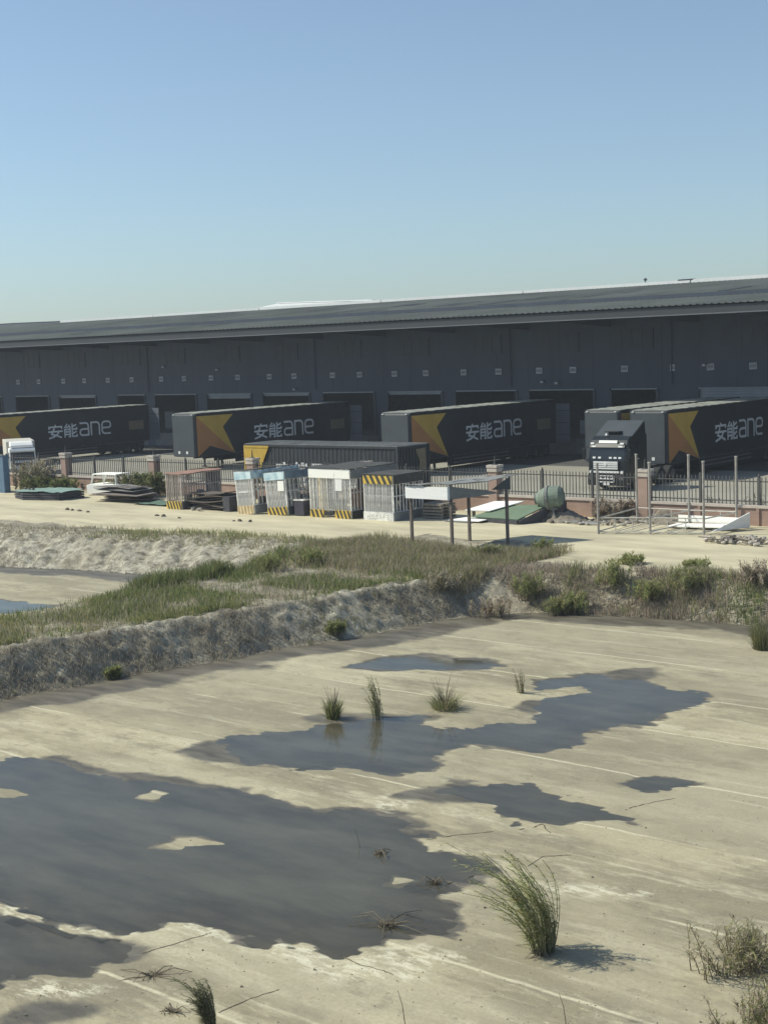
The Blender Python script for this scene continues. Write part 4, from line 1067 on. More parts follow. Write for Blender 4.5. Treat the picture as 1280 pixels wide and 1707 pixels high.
# sagging roof of several tin sheets
cf = [ro((A0[0] - .1, A0[1] - .15, 2.58)), ro((B0[0] + .05, B0[1] - .1, 2.64)), ro((BRp[0] + .2, BRp[1] + .9, 2.86)), ro((BLp[0] - .6, BLp[1] + .9, 2.62))]
for k in range(5):
    a0, a1 = k / 5.0, (k + 1) / 5.0 + 0.03
    mb = MB(); vs = []; nn_ = 9
    for j in range(nn_):
        q = j / (nn_ - 1)
        for a in (a0, a1):
            P = (cf[0] * (1 - a) + cf[1] * a) * (1 - q) + (cf[3] * (1 - a) + cf[2] * a) * q
            P[2] += -0.10 * math.sin(math.pi * q) + 0.05 * random.uniform(-1, 1) + 0.012 * k
            vs.append(tuple(P))
    vs += [(p[0], p[1], p[2] + 0.025) for p in vs]
    o2 = nn_ * 2; fs = []
    for j in range(nn_ - 1):
        b0 = 2 * j; fs += [(b0, b0 + 1, b0 + 3, b0 + 2), (o2 + b0, o2 + b0 + 2, o2 + b0 + 3, o2 + b0 + 1), (b0, b0 + 2, o2 + b0 + 2, o2 + b0), (b0 + 1, o2 + b0 + 1, o2 + b0 + 3, b0 + 3)]
    fs += [(0, o2, o2 + 1, 1), (2 * nn_ - 2, 2 * nn_ - 1, o2 + 2 * nn_ - 1, o2 + 2 * nn_ - 2)]
    mb.add(vs, fs).shift(SL).build('roof_sheet', M_tin, sh)

# poles with low frame
M_pole = mat('pole_weathered', (0.34, 0.315, 0.285), 0.8, var=0.25, scale=3)
M_rail = mat('frame_rail_pale', (0.50, 0.485, 0.43), 0.75, var=0.2, scale=3)
fr = thing('steel_frame', 'bare shed frame of six tall grey poles joined by low rails', 'frame', (-31.2, 56.5, 0))
PF = [(-33.4, 54.5), (-31.3, 55.35), (-29.05, 56.0)]; PB = [(-33.75, 58.5), (-31.1, 58.55), (-28.85, 58.7)]
FS = (31.2, -56.5, 0)
for p, hgt in zip(PF + PB, (3.12, 3.12, 3.16, 3.18, 3.2, 3.15)):
    MB().tube([(p[0], p[1], -.1), (p[0], p[1], hgt)], 0.055, 8).shift(FS).build('pole', M_pole, fr)
    MB().tube([(p[0], p[1], hgt), (p[0], p[1], hgt + 0.05)], 0.07, 8).shift(FS).build('pole_cap', M_rail, fr)


def rail(p, q_, r=0.03, m_=None, root=None, sh_=None): return MB().tube([p, q_], r, 6).shift(sh_ or FS).build('rail', m_ or M_rail, root or fr)


for row in (PF, PB):
    for i in range(2):
        for z in (0.10, 0.72): rail((*row[i], z), (*row[i + 1], z))
        for k in (1, 2):
            x = row[i][0] + (row[i + 1][0] - row[i][0]) * k / 3; y = row[i][1] + (row[i + 1][1] - row[i][1]) * k / 3
            rail((x, y, 0.10), (x, y, 0.72), 0.02)
for i in range(3):
    for z in (0.12, 0.70): rail((*PF[i], z), (*PB[i], z))
for k in range(1, 6):
    x0_ = PF[0][0] + (PF[2][0] - PF[0][0]) * k / 6; y0_ = PF[0][1] + (PF[2][1] - PF[0][1]) * k / 6
    x1_ = PB[0][0] + (PB[2][0] - PB[0][0]) * k / 6
    rail((x0_, y0_, 0.11), (x1_, 58.55, 0.12), 0.022)
wp = thing('white_tray', 'white tray panel with slanted end lying inside the pole frame', 'panel', (-30.0, 57.6, 0))
MB().box((0, 0.3, 0.14), (3.2, 1.0, 0.06), ry=R(-2)).build('tray_floor', M_dirtw, wp)
MB().box((0.0, 0.98, 0.33), (3.3, 0.05, 0.30)).build('tray_back', M_dirtw, wp)
plate([(1.1, -1.2, 0.1), (1.85, 0.9, 0.1), (1.85, 0.9, 0.75)], 0.05).build('tray_end', M_boardw, wp)

# cement mixer on its heap
M_mix = mat('mixer_green', (0.15, 0.215, 0.165), 0.7, var=0.25, scale=3, col2=(0.13, 0.14, 0.115))
mx = thing('cement_mixer', 'green drum cement mixer on a soil heap beside the fence', 'mixer', (-38.0, 57.7, 0.25))
ax = Vector((-0.93, -0.34, -0.10)).normalized(); c0 = Vector((0.05, 0.0, 0.86))
prof = [(-0.62, 0.30), (-0.58, 0.42), (-0.45, 0.53), (0.0, 0.56), (0.25, 0.55), (0.30, 0.52), (0.62, 0.34), (0.72, 0.22)]
MB().tube([c0 + ax * a for a, _ in prof], [r_ for _, r_ in prof], 22).build('drum', M_mix, mx, smooth=False)
MB().tube([c0 + ax * 0.08, c0 + ax * 0.2], 0.60, 22).build('ring_gear', M_tin, mx)
MB().tube([c0 + ax * 0.70, c0 + ax * 0.78], [0.24, 0.26], 18).build('mouth_rim', M_tin, mx)
MB().tube([c0 + ax * 0.775, c0 + ax * 0.785], 0.2, 16).build('mouth', M_darkp, mx)
for dx, dy in ((-.5, -.35), (.45, -.35), (-.5, .35), (.45, .35)): MB().tube([(dx * .6, dy * .7, .5), (dx * 1.25, dy * 1.2, -0.3)], 0.035, 6).build('leg', M_tin, mx)
MB().box((0.05, 0, 0.36), (0.8, 0.5, 0.1)).build('cradle', M_tin, mx)
MB().box((0.52, 0.15, 0.45), (0.35, 0.4, 0.5)).build('motor_box', M_darkp, mx)


def mound(name, label, u, v, rx_, ry_, h, material, seed, cat='heap'):
    gx, gy = np.meshgrid(np.linspace(-1, 1, 40), np.linspace(-1, 1, 40))
    rr = np.sqrt(gx ** 2 + gy ** 2)
    z = h * np.clip(1 - rr ** 1.3, 0, 1) * (1 + 0.8 * fbm(gx * 3, gy * 3, seed, 4)) + 0.25 * h * fbm(gx * 9, gy * 9, seed + 3, 3) * (rr < 1) - 0.03
    o = grid_obj(name, gx * rx_, gy * ry_, z, ctr(rr) < 1.05, material, smooth=False)
    o.location = (u, v, 0); tag(o, label, cat); return o


M_soil = mat('soil_grey', (0.20, 0.175, 0.14), 0.95, var=0.35, scale=3, bump=0.6, bscale=10)
mound('soil_heap', 'grey soil heap under the green cement mixer', -37.6, 58.0, 1.6, 1.1, 0.55, M_soil, 3)
mound('soil_heap', 'low soil and root heap along the pink wall right of the mixer', -34.9, 58.7, 1.5, 0.7, 0.45, M_soil, 8)
mound('soil_heap', 'brown heap against the wall behind the pole frame', -32.6, 58.9, 1.5, 0.6, 0.5, M_soil, 9)

# panels left of the mixer
M_grn = mat('green_sheet', (0.13, 0.185, 0.12), 0.8, var=0.15, scale=2)
o = thing('green_sheet', 'large green sheet panel lying tilted beside the cement mixer', 'panel', (-39.6, 56.7, 0))
plate([(-1.9, -0.6, 0.18), (1.0, -0.9, 0.2), (1.5, 0.9, 0.72), (-0.9, 1.1, 0.62)], 0.05).build('sheet', M_grn, o)
plate([(-1.9, -0.62, 0.0), (1.0, -0.92, 0.0), (1.0, -0.92, 0.2), (-1.9, -0.62, 0.16)], 0.05).build('front_edge', M_darkp, o)
plate([(1.05, -0.9, 0.0), (1.55, 0.9, 0.0), (1.55, 0.9, 0.7), (1.05, -0.9, 0.18)], 0.05).build('side_edge', M_darkp, o)
o = thing('white_sheet', 'white sheet panel propped on the left edge of the green one', 'panel', (-41.3, 57.1, 0))
plate([(-1.0, -0.5, 0.42), (0.5, -0.5, 0.44), (1.6, 0.9, 0.82), (-0.2, 0.9, 0.74)], 0.04).build('sheet', M_boardw, o)
for dx, dy in ((-0.6, -0.3), (0.4, -0.4), (0.9, 0.4)): MB().box((dx, dy, 0.2), (0.12, 0.12, 0.44)).build('prop', M_post, o)
o = thing('white_sheet', 'dirty white board lying flat on the road below the others', 'panel', (-41.6, 55.9, 0))
plate([(-0.9, -0.4, 0.05), (1.0, -0.45, 0.08), (1.2, 0.4, 0.14), (-0.5, 0.5, 0.10)], 0.03).build('sheet', M_dirtw, o)
plate([(-1.1, -0.5, 0.02), (0.6, -0.6, 0.02), (0.7, -0.1, 0.04), (-0.9, 0.1, 0.04)], 0.03).build('lower_sheet', M_tin, o)
# pallets
M_pal = mat('pallet_wood', (0.27, 0.235, 0.19), 0.9, var=0.25, scale=4)
o = thing('pallet_stack', 'stack of weathered grey pallets behind the open shed', 'pallets', (-43.9, 56.6, 0))
for k in range(5):
    for j in range(3): MB().box((0, -0.5 + 0.5 * j, 0.07 + 0.155 * k), (1.25, 0.09, 0.085)).build('bearer', M_pal, o)
    for j in range(6): MB().box((-0.55 + 0.22 * j, random.uniform(-.02, .02), 0.125 + 0.155 * k), (0.14, 1.15, 0.025)).build('slat', M_pal, o)
# planks / dark sheet pile
M_plk = mat('plank_dark', (0.115, 0.095, 0.08), 0.9, var=0.35, scale=3, stretch=(0.3, 2, 2))
o = thing('plank_pile', 'pile of dark warped planks and sheets between the cages', 'planks', (-58.15, 55.0, 0))
for k in range(11):
    z = 0.05 + 0.085 * k; L_ = random.uniform(2.6, 3.6); x = random.uniform(-.2, .25)
    mb = MB(); nn_ = 8; vs = []
    w_ = random.uniform(0.9, 1.7); y = random.uniform(-.25, .2); rz = random.uniform(-.12, .12)
    for i in range(nn_):
        q = i / (nn_ - 1) - 0.5
        zz = z + 0.10 * k / 11 * q * 2 + 0.05 * math.sin(q * 5 + k)
        for yy in (-w_ / 2, w_ / 2):
            for dz in (0, 0.05): vs.append((x + q * L_ * math.cos(rz) - yy * math.sin(rz), y + yy + q * L_ * math.sin(rz), zz + dz))
    fs = []
    for i in range(nn_ - 1):
        a = 4 * i; fs += [(a, a + 4, a + 5, a + 1), (a + 2, a + 3, a + 7, a + 6), (a + 1, a + 5, a + 7, a + 3), (a, a + 2, a + 6, a + 4)]
    fs += [(0, 1, 3, 2), (4 * nn_ - 4, 4 * nn_ - 2, 4 * nn_ - 1, 4 * nn_ - 3)]
    mb.add(vs, fs).build('plank', M_plk, o)
MB().box((1.55, -0.1, 0.42), (0.5, 1.5, 0.80)).build('end_stack', M_darkp, o)


def rock(name, label, p, r_, material, cat='stone', group=None, seed=0, parent=None):
    rn = random.Random(seed); bm = bmesh.new(); bmesh.ops.create_icosphere(bm, subdivisions=2, radius=1)
    sc = [rn.uniform(.7, 1.2), rn.uniform(.7, 1.1), rn.uniform(.5, .85)]
    for v_ in bm.verts: v_.co = Vector((v_.co.x * sc[0], v_.co.y * sc[1], v_.co.z * sc[2])) * r_ * rn.uniform(.8, 1.15)
    me = bpy.data.meshes.new(name); bm.to_mesh(me); bm.free(); me.materials.append(material)
    o = link(name, me, parent, p)
    if parent is None: tag(o, label, cat, group)
    return o


M_rock = mat('rubble_grey', (0.34, 0.31, 0.27), 0.95, var=0.3, scale=5)
M_clod = mat('clod_dark', (0.13, 0.11, 0.09), 0.95, var=0.3, scale=5)
rock('stone', 'grey rounded stone in front of the dark plank pile', (-59.0, 53.95, 0.08), 0.17, M_rock, seed=1)
rock('stone', 'squarish grey stone at the foot of the plank pile, nearer the blue cage', (-58.35, 53.8, 0.10), 0.15, M_rock, seed=2)
CLO = ('left front clod of the row below the green skid', 'second clod of the row below the green skid', 'largest clod of the row below the green skid', 'right end clod of the row below the green skid', 'left clod of the pair below the rusty cage', 'right clod of the pair below the rusty cage', 'single small clod right of the pair below the rusty cage', 'middle clod below the leaning blue cages', 'right clod below the leaning blue cages', 'left tiny clod below the leaning blue cages')
for k, (px, py, r_) in enumerate(((113, 850, .14), (121, 851, .11), (133, 852, .15), (147, 854, .1), (262, 860, .12), (273, 861, .14), (299, 864, .1), (400, 869, .12), (417, 870, .14), (390, 869, .08))):
    p = at(px, py, 0.0); rock('soil_clod', CLO[k], (p[0], p[1], r_ * .2), r_, M_clod, 'clod', 'clods on the road', seed=20 + k)
rb = thing('rubble_pile', 'pile of broken stone and timber at the right edge of the road', 'rubble', (-26.4, 54.6, 0))
for k in range(46):
    a = random.uniform(0, 6.28); q = random.random() ** .5
    rock('rubble_piece', None, (math.cos(a) * 2.0 * q, math.sin(a) * 0.9 * q, 0.06 + 0.28 * (1 - q) * random.random()), random.uniform(.05, .14), random.choice([M_rock, M_clod, M_rock]), seed=100 + k, parent=rb)
    a = random.uniform(0, 6.28); q = random.random() ** .5
    MB().box((math.cos(a) * 2.0 * q, math.sin(a) * 0.9 * q, 0.08 + 0.25 * (1 - q) * random.random()), (random.uniform(.12, .3), random.uniform(.1, .2), random.uniform(.05, .12)), rz=random.uniform(0, 3), rx=random.uniform(-.5, .5), ry=random.uniform(-.5, .5)).build('brick', random.choice([M_rock, M_cap, M_clod]), rb)
for k in range(7): MB().box((random.uniform(-1.8, 1.5), random.uniform(-.9, .3), random.uniform(.05, .3)), (random.uniform(.6, 1.3), .09, .04), rz=random.uniform(-.6, .6), ry=random.uniform(-.15, .15)).build('timber', M_pal, rb)
rb = thing('rubble_pile', 'broken stones strewn along the wall foot right of the mixer', 'rubble', (-36.0, 57.3, 0))
for k in range(26):
    rock('rubble_piece', None, (random.uniform(-1.4, 2.2), random.uniform(-.5, .8), 0.06), random.uniform(.06, .15), random.choice([M_rock, M_clod]), seed=160 + k, parent=rb)
for k in range(4): MB().tube([(random.uniform(-1.5, 0), random.uniform(-.6, .4), .08), (random.uniform(.6, 2.2), random.uniform(-.6, .4), .1)], 0.035, 6).build('pipe', M_tin, rb)

# left: covered slab, sheet pile, green mesh, cab shell, blue hoarding
M_tarp = mat('green_mesh', (0.20, 0.30, 0.26), 0.85, var=0.18, scale=3)
o = thing('covered_skid', 'low dark skid covered with green sheeting near the blue hoarding', 'skid', (-73.6, 55.2, 0))
for k in range(3): MB().ext([(-2.2 - .05 * k, -0.9), (-0.6, -1.5), (2.1, -0.8), (2.3, 1.0), (-1.4, 1.2)], 'z', 0.02 + 0.15 * k, 0.13 + 0.15 * k).build('frame_layer', M_darkp, o)
gx, gy = np.meshgrid(np.linspace(-2.2, 2.3, 14), np.linspace(-1.4, 1.2, 9))
ins = sdf(gx, gy, [(-2.25, -0.9), (-0.6, -1.52), (2.12, -0.82), (2.32, 1.02), (-1.42, 1.22)])
g_ = grid_obj('sheeting', gx, gy, 0.47 + 0.09 * fbm(gx * 1.2, gy * 1.2, 61, 3) + 0.05, ctr(ins) < 0.02, M_tarp); g_.parent = o
for k in range(3): rock('clod', None, (-1.6 + 0.4 * k, -0.5, 0.6), 0.11, M_clod, seed=70 + k, parent=o)
M_shr = mat('rust_sheet', (0.20, 0.165, 0.145), 0.85, var=0.3, scale=2, col2=(0.10, 0.085, 0.08))
o = thing('scrap_pile', 'heap of bent rusty metal sheets right of the green skid', 'scrap', (-67.2, 55.9, 0))
for k in range(12):
    z = 0.06 + 0.07 * k; cx_, cy_ = random.uniform(-.5, .5), random.uniform(-.3, .4); a = random.uniform(-.3, .3)
    L_, W2 = random.uniform(1.3, 2.1), random.uniform(.6, 1.1)
    q = [(-L_, -W2), (L_, -W2 * .8), (L_ * .9, W2), (-L_ * .95, W2)]
    plate([(cx_ + p[0] * math.cos(a) - p[1] * math.sin(a), cy_ + p[0] * math.sin(a) + p[1] * math.cos(a), z + random.uniform(-.03, .12)) for p in q], 0.03).build('sheet', random.choice([M_shr, M_shr, M_plk, M_tin]), o)
for k in range(4): MB().tube([(random.uniform(-2, -1), random.uniform(-1, .5), .7), (random.uniform(0, 2), random.uniform(-1, .5), .95)], 0.03, 6).build('rod', M_shr, o)
gx, gy = np.meshgrid(np.linspace(-1.7, 1.6, 14), np.linspace(-.8, .8, 8))
o = grid_obj('green_netting', gx, gy, 0.10 + 0.12 * fbm(gx * 1.5, gy * 2, 63, 4), ctr(np.abs(gx)) < 5, mat('net_green', (0.09, 0.15, 0.11), 0.9, var=0.2))
o.location = (-63.3, 55.4, 0); tag(o, 'crumpled green netting on the ground left of the rusty cage', 'netting')
o = thing('cab_shell', 'stripped white vehicle cab shell half hidden in weeds by the fence', 'cab shell', (-71.3, 58.2, 0), R(8))
MB().ext([(-1.3, 0.05), (1.2, 0.05), (1.2, 0.72), (-0.95, 0.72), (-1.35, 0.62)], 'y', -0.65, 0.65).build('lower_body', M_dirtw, o, bevel=0.03)
MB().box((0.15, 0, 1.32), (2.0, 1.25, 0.07)).build('roof', M_dirtw, o, bevel=0.03)
for x_, dx in ((-0.95, 0.2), (0.1, 0.03), (1.12, 0.0)):
    for y in (-0.6, 0.6): MB().tube([(x_, y, 0.7), (x_ + dx, y, 1.31)], 0.045, 6).build('pillar', M_dirtw, o)
o = thing('blue_hoarding', 'blue sheet metal hoarding at the left photo edge', 'hoarding', (-81.6, 56.2, 0))
M_bl = mat('hoarding_blue', (0.10, 0.17, 0.26), 0.6, var=0.12, scale=1.5)
for k in range(18): MB().box((1.95 - 0.30 * k, 0.0 + 0.02 * (k % 2), 1.25), (0.295, 0.04, 2.5)).build('sheet', M_bl, o)
MB().box((2.12, 0.22, 1.24), (0.05, 0.4, 2.48)).build('side_sheet', M_bl, o)
MB().box((-.6, -.03, 2.5), (5.5, 0.1, 0.07)).build('top_rail', M_tin, o)

# ================================================================== VEGETATION
M_grass = leafmat('grass_blade', 0.75, 0.4)
GREEN = np.array([[0.15, 0.19, 0.06], [0.19, 0.215, 0.08], [0.115, 0.155, 0.055], [0.27, 0.265, 0.115]]) * 1.2
OLIVE = np.array([[0.29, 0.27, 0.125], [0.35, 0.31, 0.15], [0.22, 0.225, 0.095]]) * 1.2
DRY = np.array([[0.36, 0.31, 0.22], [0.28, 0.235, 0.17], [0.44, 0.385, 0.29], [0.22, 0.19, 0.15]]) * 1.15
GREY = np.array([[0.30, 0.27, 0.21], [0.42, 0.385, 0.31], [0.20, 0.175, 0.13], [0.34, 0.295, 0.235]]) * 1.25
PINK = np.array([[0.30, 0.225, 0.185], [0.26, 0.20, 0.165], [0.33, 0.26, 0.205]]) * 1.35


def pick(pal, n_):
    c = pal[RNG.integers(0, len(pal), n_)]; return c * RNG.uniform(0.75, 1.2, (n_, 1))


def mesh_np(name, co, quads, tris, cols, material, parent=None):
    me = bpy.data.meshes.new(name)
    me.vertices.add(len(co)); me.vertices.foreach_set('co', co.astype(np.float32).ravel())
    nl = quads.size + tris.size
    me.loops.add(nl); me.loops.foreach_set('vertex_index', np.concatenate([quads.ravel(), tris.ravel()]).astype(np.int32))
    st = np.concatenate([np.arange(len(quads)) * 4, quads.size + np.arange(len(tris)) * 3]).astype(np.int32)
    me.polygons.add(len(quads) + len(tris)); me.polygons.foreach_set('loop_start', st)
    me.update(calc_edges=True)
    a = me.attributes.new('tint', 'FLOAT_COLOR', 'POINT')
    a.data.foreach_set('color', np.concatenate([cols, np.ones((len(cols), 1))], 1).astype(np.float32).ravel())
    me.materials.append(material)
    o = bpy.data.objects.new(name, me); C.objects.link(o)
    if parent is not None: o.parent = parent
    return o


def blade_data(P, h, w_, lean, cols, droop=0.0):
    """P (n,3) roots, h heights, w widths, lean (n,2) tip offset in metres"""
    n_ = len(P); ang = RNG.uniform(0, math.pi, n_)
    side = np.stack([np.cos(ang), np.sin(ang), np.zeros(n_)], -1)
    ts = (0.0, 0.4, 0.75, 1.0); ws = (1.0, 0.85, 0.5)
    vs = []
    for k, t in enumerate(ts):
        ctr_ = P.copy()
        ctr_[:, 0] += lean[:, 0] * t ** 1.8; ctr_[:, 1] += lean[:, 1] * t ** 1.8
        ctr_[:, 2] += h * (t - droop * t ** 3)
        if k < 3:
            vs += [ctr_ - side * (w_ * ws[k] / 2)[:, None], ctr_ + side * (w_ * ws[k] / 2)[:, None]]
        else: vs.append(ctr_)
    co = np.stack(vs, 1)
    base = (np.arange(n_) * 7)[:, None]
    quads = np.concatenate([base + np.array([0, 1, 3, 2]), base + np.array([2, 3, 5, 4])])
    tris = base + np.array([4, 5, 6])
    return co.reshape(-1, 3), quads, tris, np.repeat(cols, 7, 0)


class Veg:
    def __init__(s): s.co = []; s.q = []; s.t = []; s.c = []; s.o = 0

    def add(s, d):
        co, q, t, c = d; s.co.append(co); s.q.append(q + s.o); s.t.append(t + s.o); s.c.append(c); s.o += len(co); return s

    def build(s, name, material=None, parent=None):
        return mesh_np(name, np.concatenate(s.co), np.concatenate(s.q), np.concatenate(s.t), np.concatenate(s.c), material or M_grass, parent)


def field(n_, box, accept, pal, h, w_, lean=0.5, wind=(-0.05, 0.03), clump=None, droop=0.15):
    """n blades in a plan box where accept(x,y,d1,d2) gives a probability"""
    x = RNG.uniform(box[0], box[1], n_); y = RNG.uniform(box[2], box[3], n_)
    if clump:
        k = max(int(n_ / clump[0]), 1); cxx = RNG.uniform(box[0], box[1], k); cyy = RNG.uniform(box[2], box[3], k)
        ii = RNG.integers(0, k, n_); x = cxx[ii] + RNG.normal(0, clump[1], n_); y = cyy[ii] + RNG.normal(0, clump[1], n_)
    d1, d2 = basin_d(x, y)
    ok = RNG.random(n_) < accept(x, y, d1, d2)
    x, y, d1, d2 = x[ok], y[ok], d1[ok], d2[ok]; m_ = len(x)
    z = ground_h(x, y, d1, d2) - 0.02
    hh = RNG.uniform(h[0], h[1], m_) * (0.7 + 0.6 * (0.5 + fbm(x * 0.8, y * 0.8, 91, 3)))
    ww = RNG.uniform(w_[0], w_[1], m_)
    a = RNG.uniform(0, 6.283, m_); q = RNG.uniform(0, lean, m_) * hh
    ln_ = np.stack([np.cos(a) * q + wind[0] * hh, np.sin(a) * q + wind[1] * hh], -1)
    return blade_data(np.stack([x, y, z], -1), hh, ww, ln_, pick(pal, m_), droop)


berm = lambda x, y, d1, d2: ((d1 > 1.95) & (d2 > 0.3) & (y < 47.8)).astype(float)
g1 = Veg()   # green grass on the dividing bank
g1.add(field(110000, (-43, -32.5, 21, 48), lambda x, y, a, b_: berm(x, y, a, b_) * np.clip(0.62 + 2.2 * fbm(x * .55, y * .55, 101, 4), 0.06, 1) * sstep(46.5, 41, y), GREEN, (0.14, 0.34), (0.014, 0.03)))
g1.add(field(45000, (-43, -34, 21, 36), lambda x, y, a, b_: berm(x, y, a, b_) * sstep(36, 29, y) * np.clip(0.45 + 2.2 * fbm(x * .6, y * .6, 105, 4), 0.05, 1), OLIVE, (0.12, 0.30), (0.014, 0.028)))
g1.add(field(22000, (-43.5, -39.8, 34, 46), lambda x, y, a, b_: ((b_ > -0.1) & (b_ < 2.6)) * 0.9, GREEN * 0.85, (0.35, 0.75), (0.016, 0.034), clump=(40, .25)))
g1.add(field(26000, (-43, -33, 21, 47), lambda x, y, a, b_: berm(x, y, a, b_) * np.clip(0.25 + 2.2 * fbm(x * .7, y * .7, 107, 4), 0.05, 1), DRY * 1.1, (0.12, 0.5), (0.010, 0.022), 0.7))
tag(g1.build('green_grass'), 'green grass covering the top of the dividing bank', 'grass', kind='stuff')
g2 = Veg()   # dry weeds on slopes and tops
g2.add(field(60000, (-37.5, -31, 20, 45), lambda x, y, a, b_: ((a > 0.0) & (a < 1.62)) * np.clip(0.34 + 1.6 * fbm(x * .6, y * .6, 111, 3) + 1.0 * sstep(31, 28, y) + 0.5 * sstep(37, 39, y), 0.04, 1), GREY * .85, (0.10, 0.26), (0.012, 0.026), 0.8))
g2.add(field(12000, (-37.5, -31, 20, 45), lambda x, y, a, b_: ((a > 0.0) & (a < 1.9)) * np.clip(2.2 * fbm(x * .5, y * .5, 115, 3) - 0.15, 0, 1), GREEN * .8, (0.15, 0.35), (0.015, 0.03), 0.8))
g2.add(field(60000, (-42.5, -31.2, 41, 49.6), lambda x, y, a, b_: ((a > 0.3) & (b_ > 1.2)) * sstep(40.5, 43, y) * sstep(49.6, 47, y + 0.9 * fbm(x, y, 3, 3)) * 0.9, np.concatenate([PINK, DRY, OLIVE, GREEN]), (0.22, 0.55), (0.012, 0.026), 0.6))
g2.add(field(100000, (-32.5, -6, 43, 49.5), lambda x, y, a, b_: ((a > 0.0) & (a < 3.0 + 0.5 * fbm(x, y, 5, 3))) * np.clip(0.6 + 1.6 * fbm(x * .6, y * .6, 121, 4), 0.10, 1), np.concatenate([GREY, DRY, PINK]), (0.15, 0.42), (0.012, 0.026), 0.8))
g2.add(field(20000, (-32, -18, 43.2, 48.5), lambda x, y, a, b_: ((a > 0.05) & (a < 2.8)) * np.clip(2.4 * fbm(x * .6, y * .6, 125, 3), 0, 1), GREEN, (0.2, 0.5), (0.016, 0.03), 0.7))
g2.add(field(36000, (-78, -40, 40, 48.8), lambda x, y, a, b_: ((b_ > 2.9) & (b_ < 5.0 + 1.2 * fbm(x * .6, y * .6, 6, 3))) * 0.8, np.concatenate([GREY, DRY, OLIVE]), (0.08, 0.28), (0.014, 0.03), 0.8))
g2.add(field(16000, (-56, -39, 43, 48.8), lambda x, y, a, b_: ((b_ > 3.0) & (b_ < 5.4)) * np.clip(0.4 + 2 * fbm(x * .5, y * .5, 133, 3), 0, 1), np.concatenate([GREEN, OLIVE]), (0.15, 0.4), (0.016, 0.03), 0.7))
g2.add(field(14000, (-70, -40, 38, 46), lambda x, y, a, b_: ((b_ > -0.2) & (b_ < 1.1)) * np.clip(0.5 + 1.6 * fbm(x * .5, y * .5, 135, 3), 0, 1), GREY * .85, (0.12, 0.32), (0.014, 0.028), 0.9))
g2.add(field(16000, (-32, -17, 42.8, 47.5), lambda x, y, a, b_: ((a > 0.0) & (a < 1.9)) * np.clip(0.15 + 2.2 * fbm(x * .7, y * .7, 145, 3), 0, 1), np.concatenate([GREEN * 1.3, GREEN * 1.05, OLIVE]), (0.25, 0.6), (0.014, 0.028), 0.5, clump=(60, .22)))
tag(g2.build('dry_weeds'), 'dry grey brown weeds covering the bank slopes', 'weeds', kind='stuff')

M_stem = mat('stem_brown', (0.16, 0.13, 0.09), 0.9, var=0.25)


def tuft(name, label, p, h, spread, n_, pal, wind=(0, 0), w_=(0.012, 0.024), stalks=0, cat='plant', group=None, droop=0.25, r0_=0.10, stalk_h=1.35):
    t = thing(name, label, cat, p, 0, group)
    a = RNG.uniform(0, 6.283, n_); rr = r0_ * np.sqrt(RNG.random(n_))
    P = np.stack([np.cos(a) * rr, np.sin(a) * rr, np.full(n_, -0.03)], -1)
    hh = h * RNG.uniform(0.35, 1.05, n_)
    q = RNG.uniform(0.1, 1.0, n_) * spread
    a2 = a + RNG.normal(0, .6, n_)
    ln_ = np.stack([np.cos(a2) * q + wind[0] * hh, np.sin(a2) * q + wind[1] * hh], -1)
    Veg().add(blade_data(P, hh, RNG.uniform(*w_, n_), ln_, pick(pal, n_), droop)).build('leaves', M_grass, t)
    if stalks:
        mb = MB()
        for k in range(stalks):
            aa = random.uniform(0, 6.28); s_ = random.uniform(.3, .9) * spread; H = h * random.uniform(.9, stalk_h)
            mb.tube([(0, 0, 0), (math.cos(aa) * s_ * .4 + wind[0] * H * .3, math.sin(aa) * s_ * .4 + wind[1] * H * .3, H * .55), (math.cos(aa) * s_ + wind[0] * H, math.sin(aa) * s_ + wind[1] * H, H)], [.008, .006, .003], 4)
        mb.build('stalks', M_stem, t)
    return t


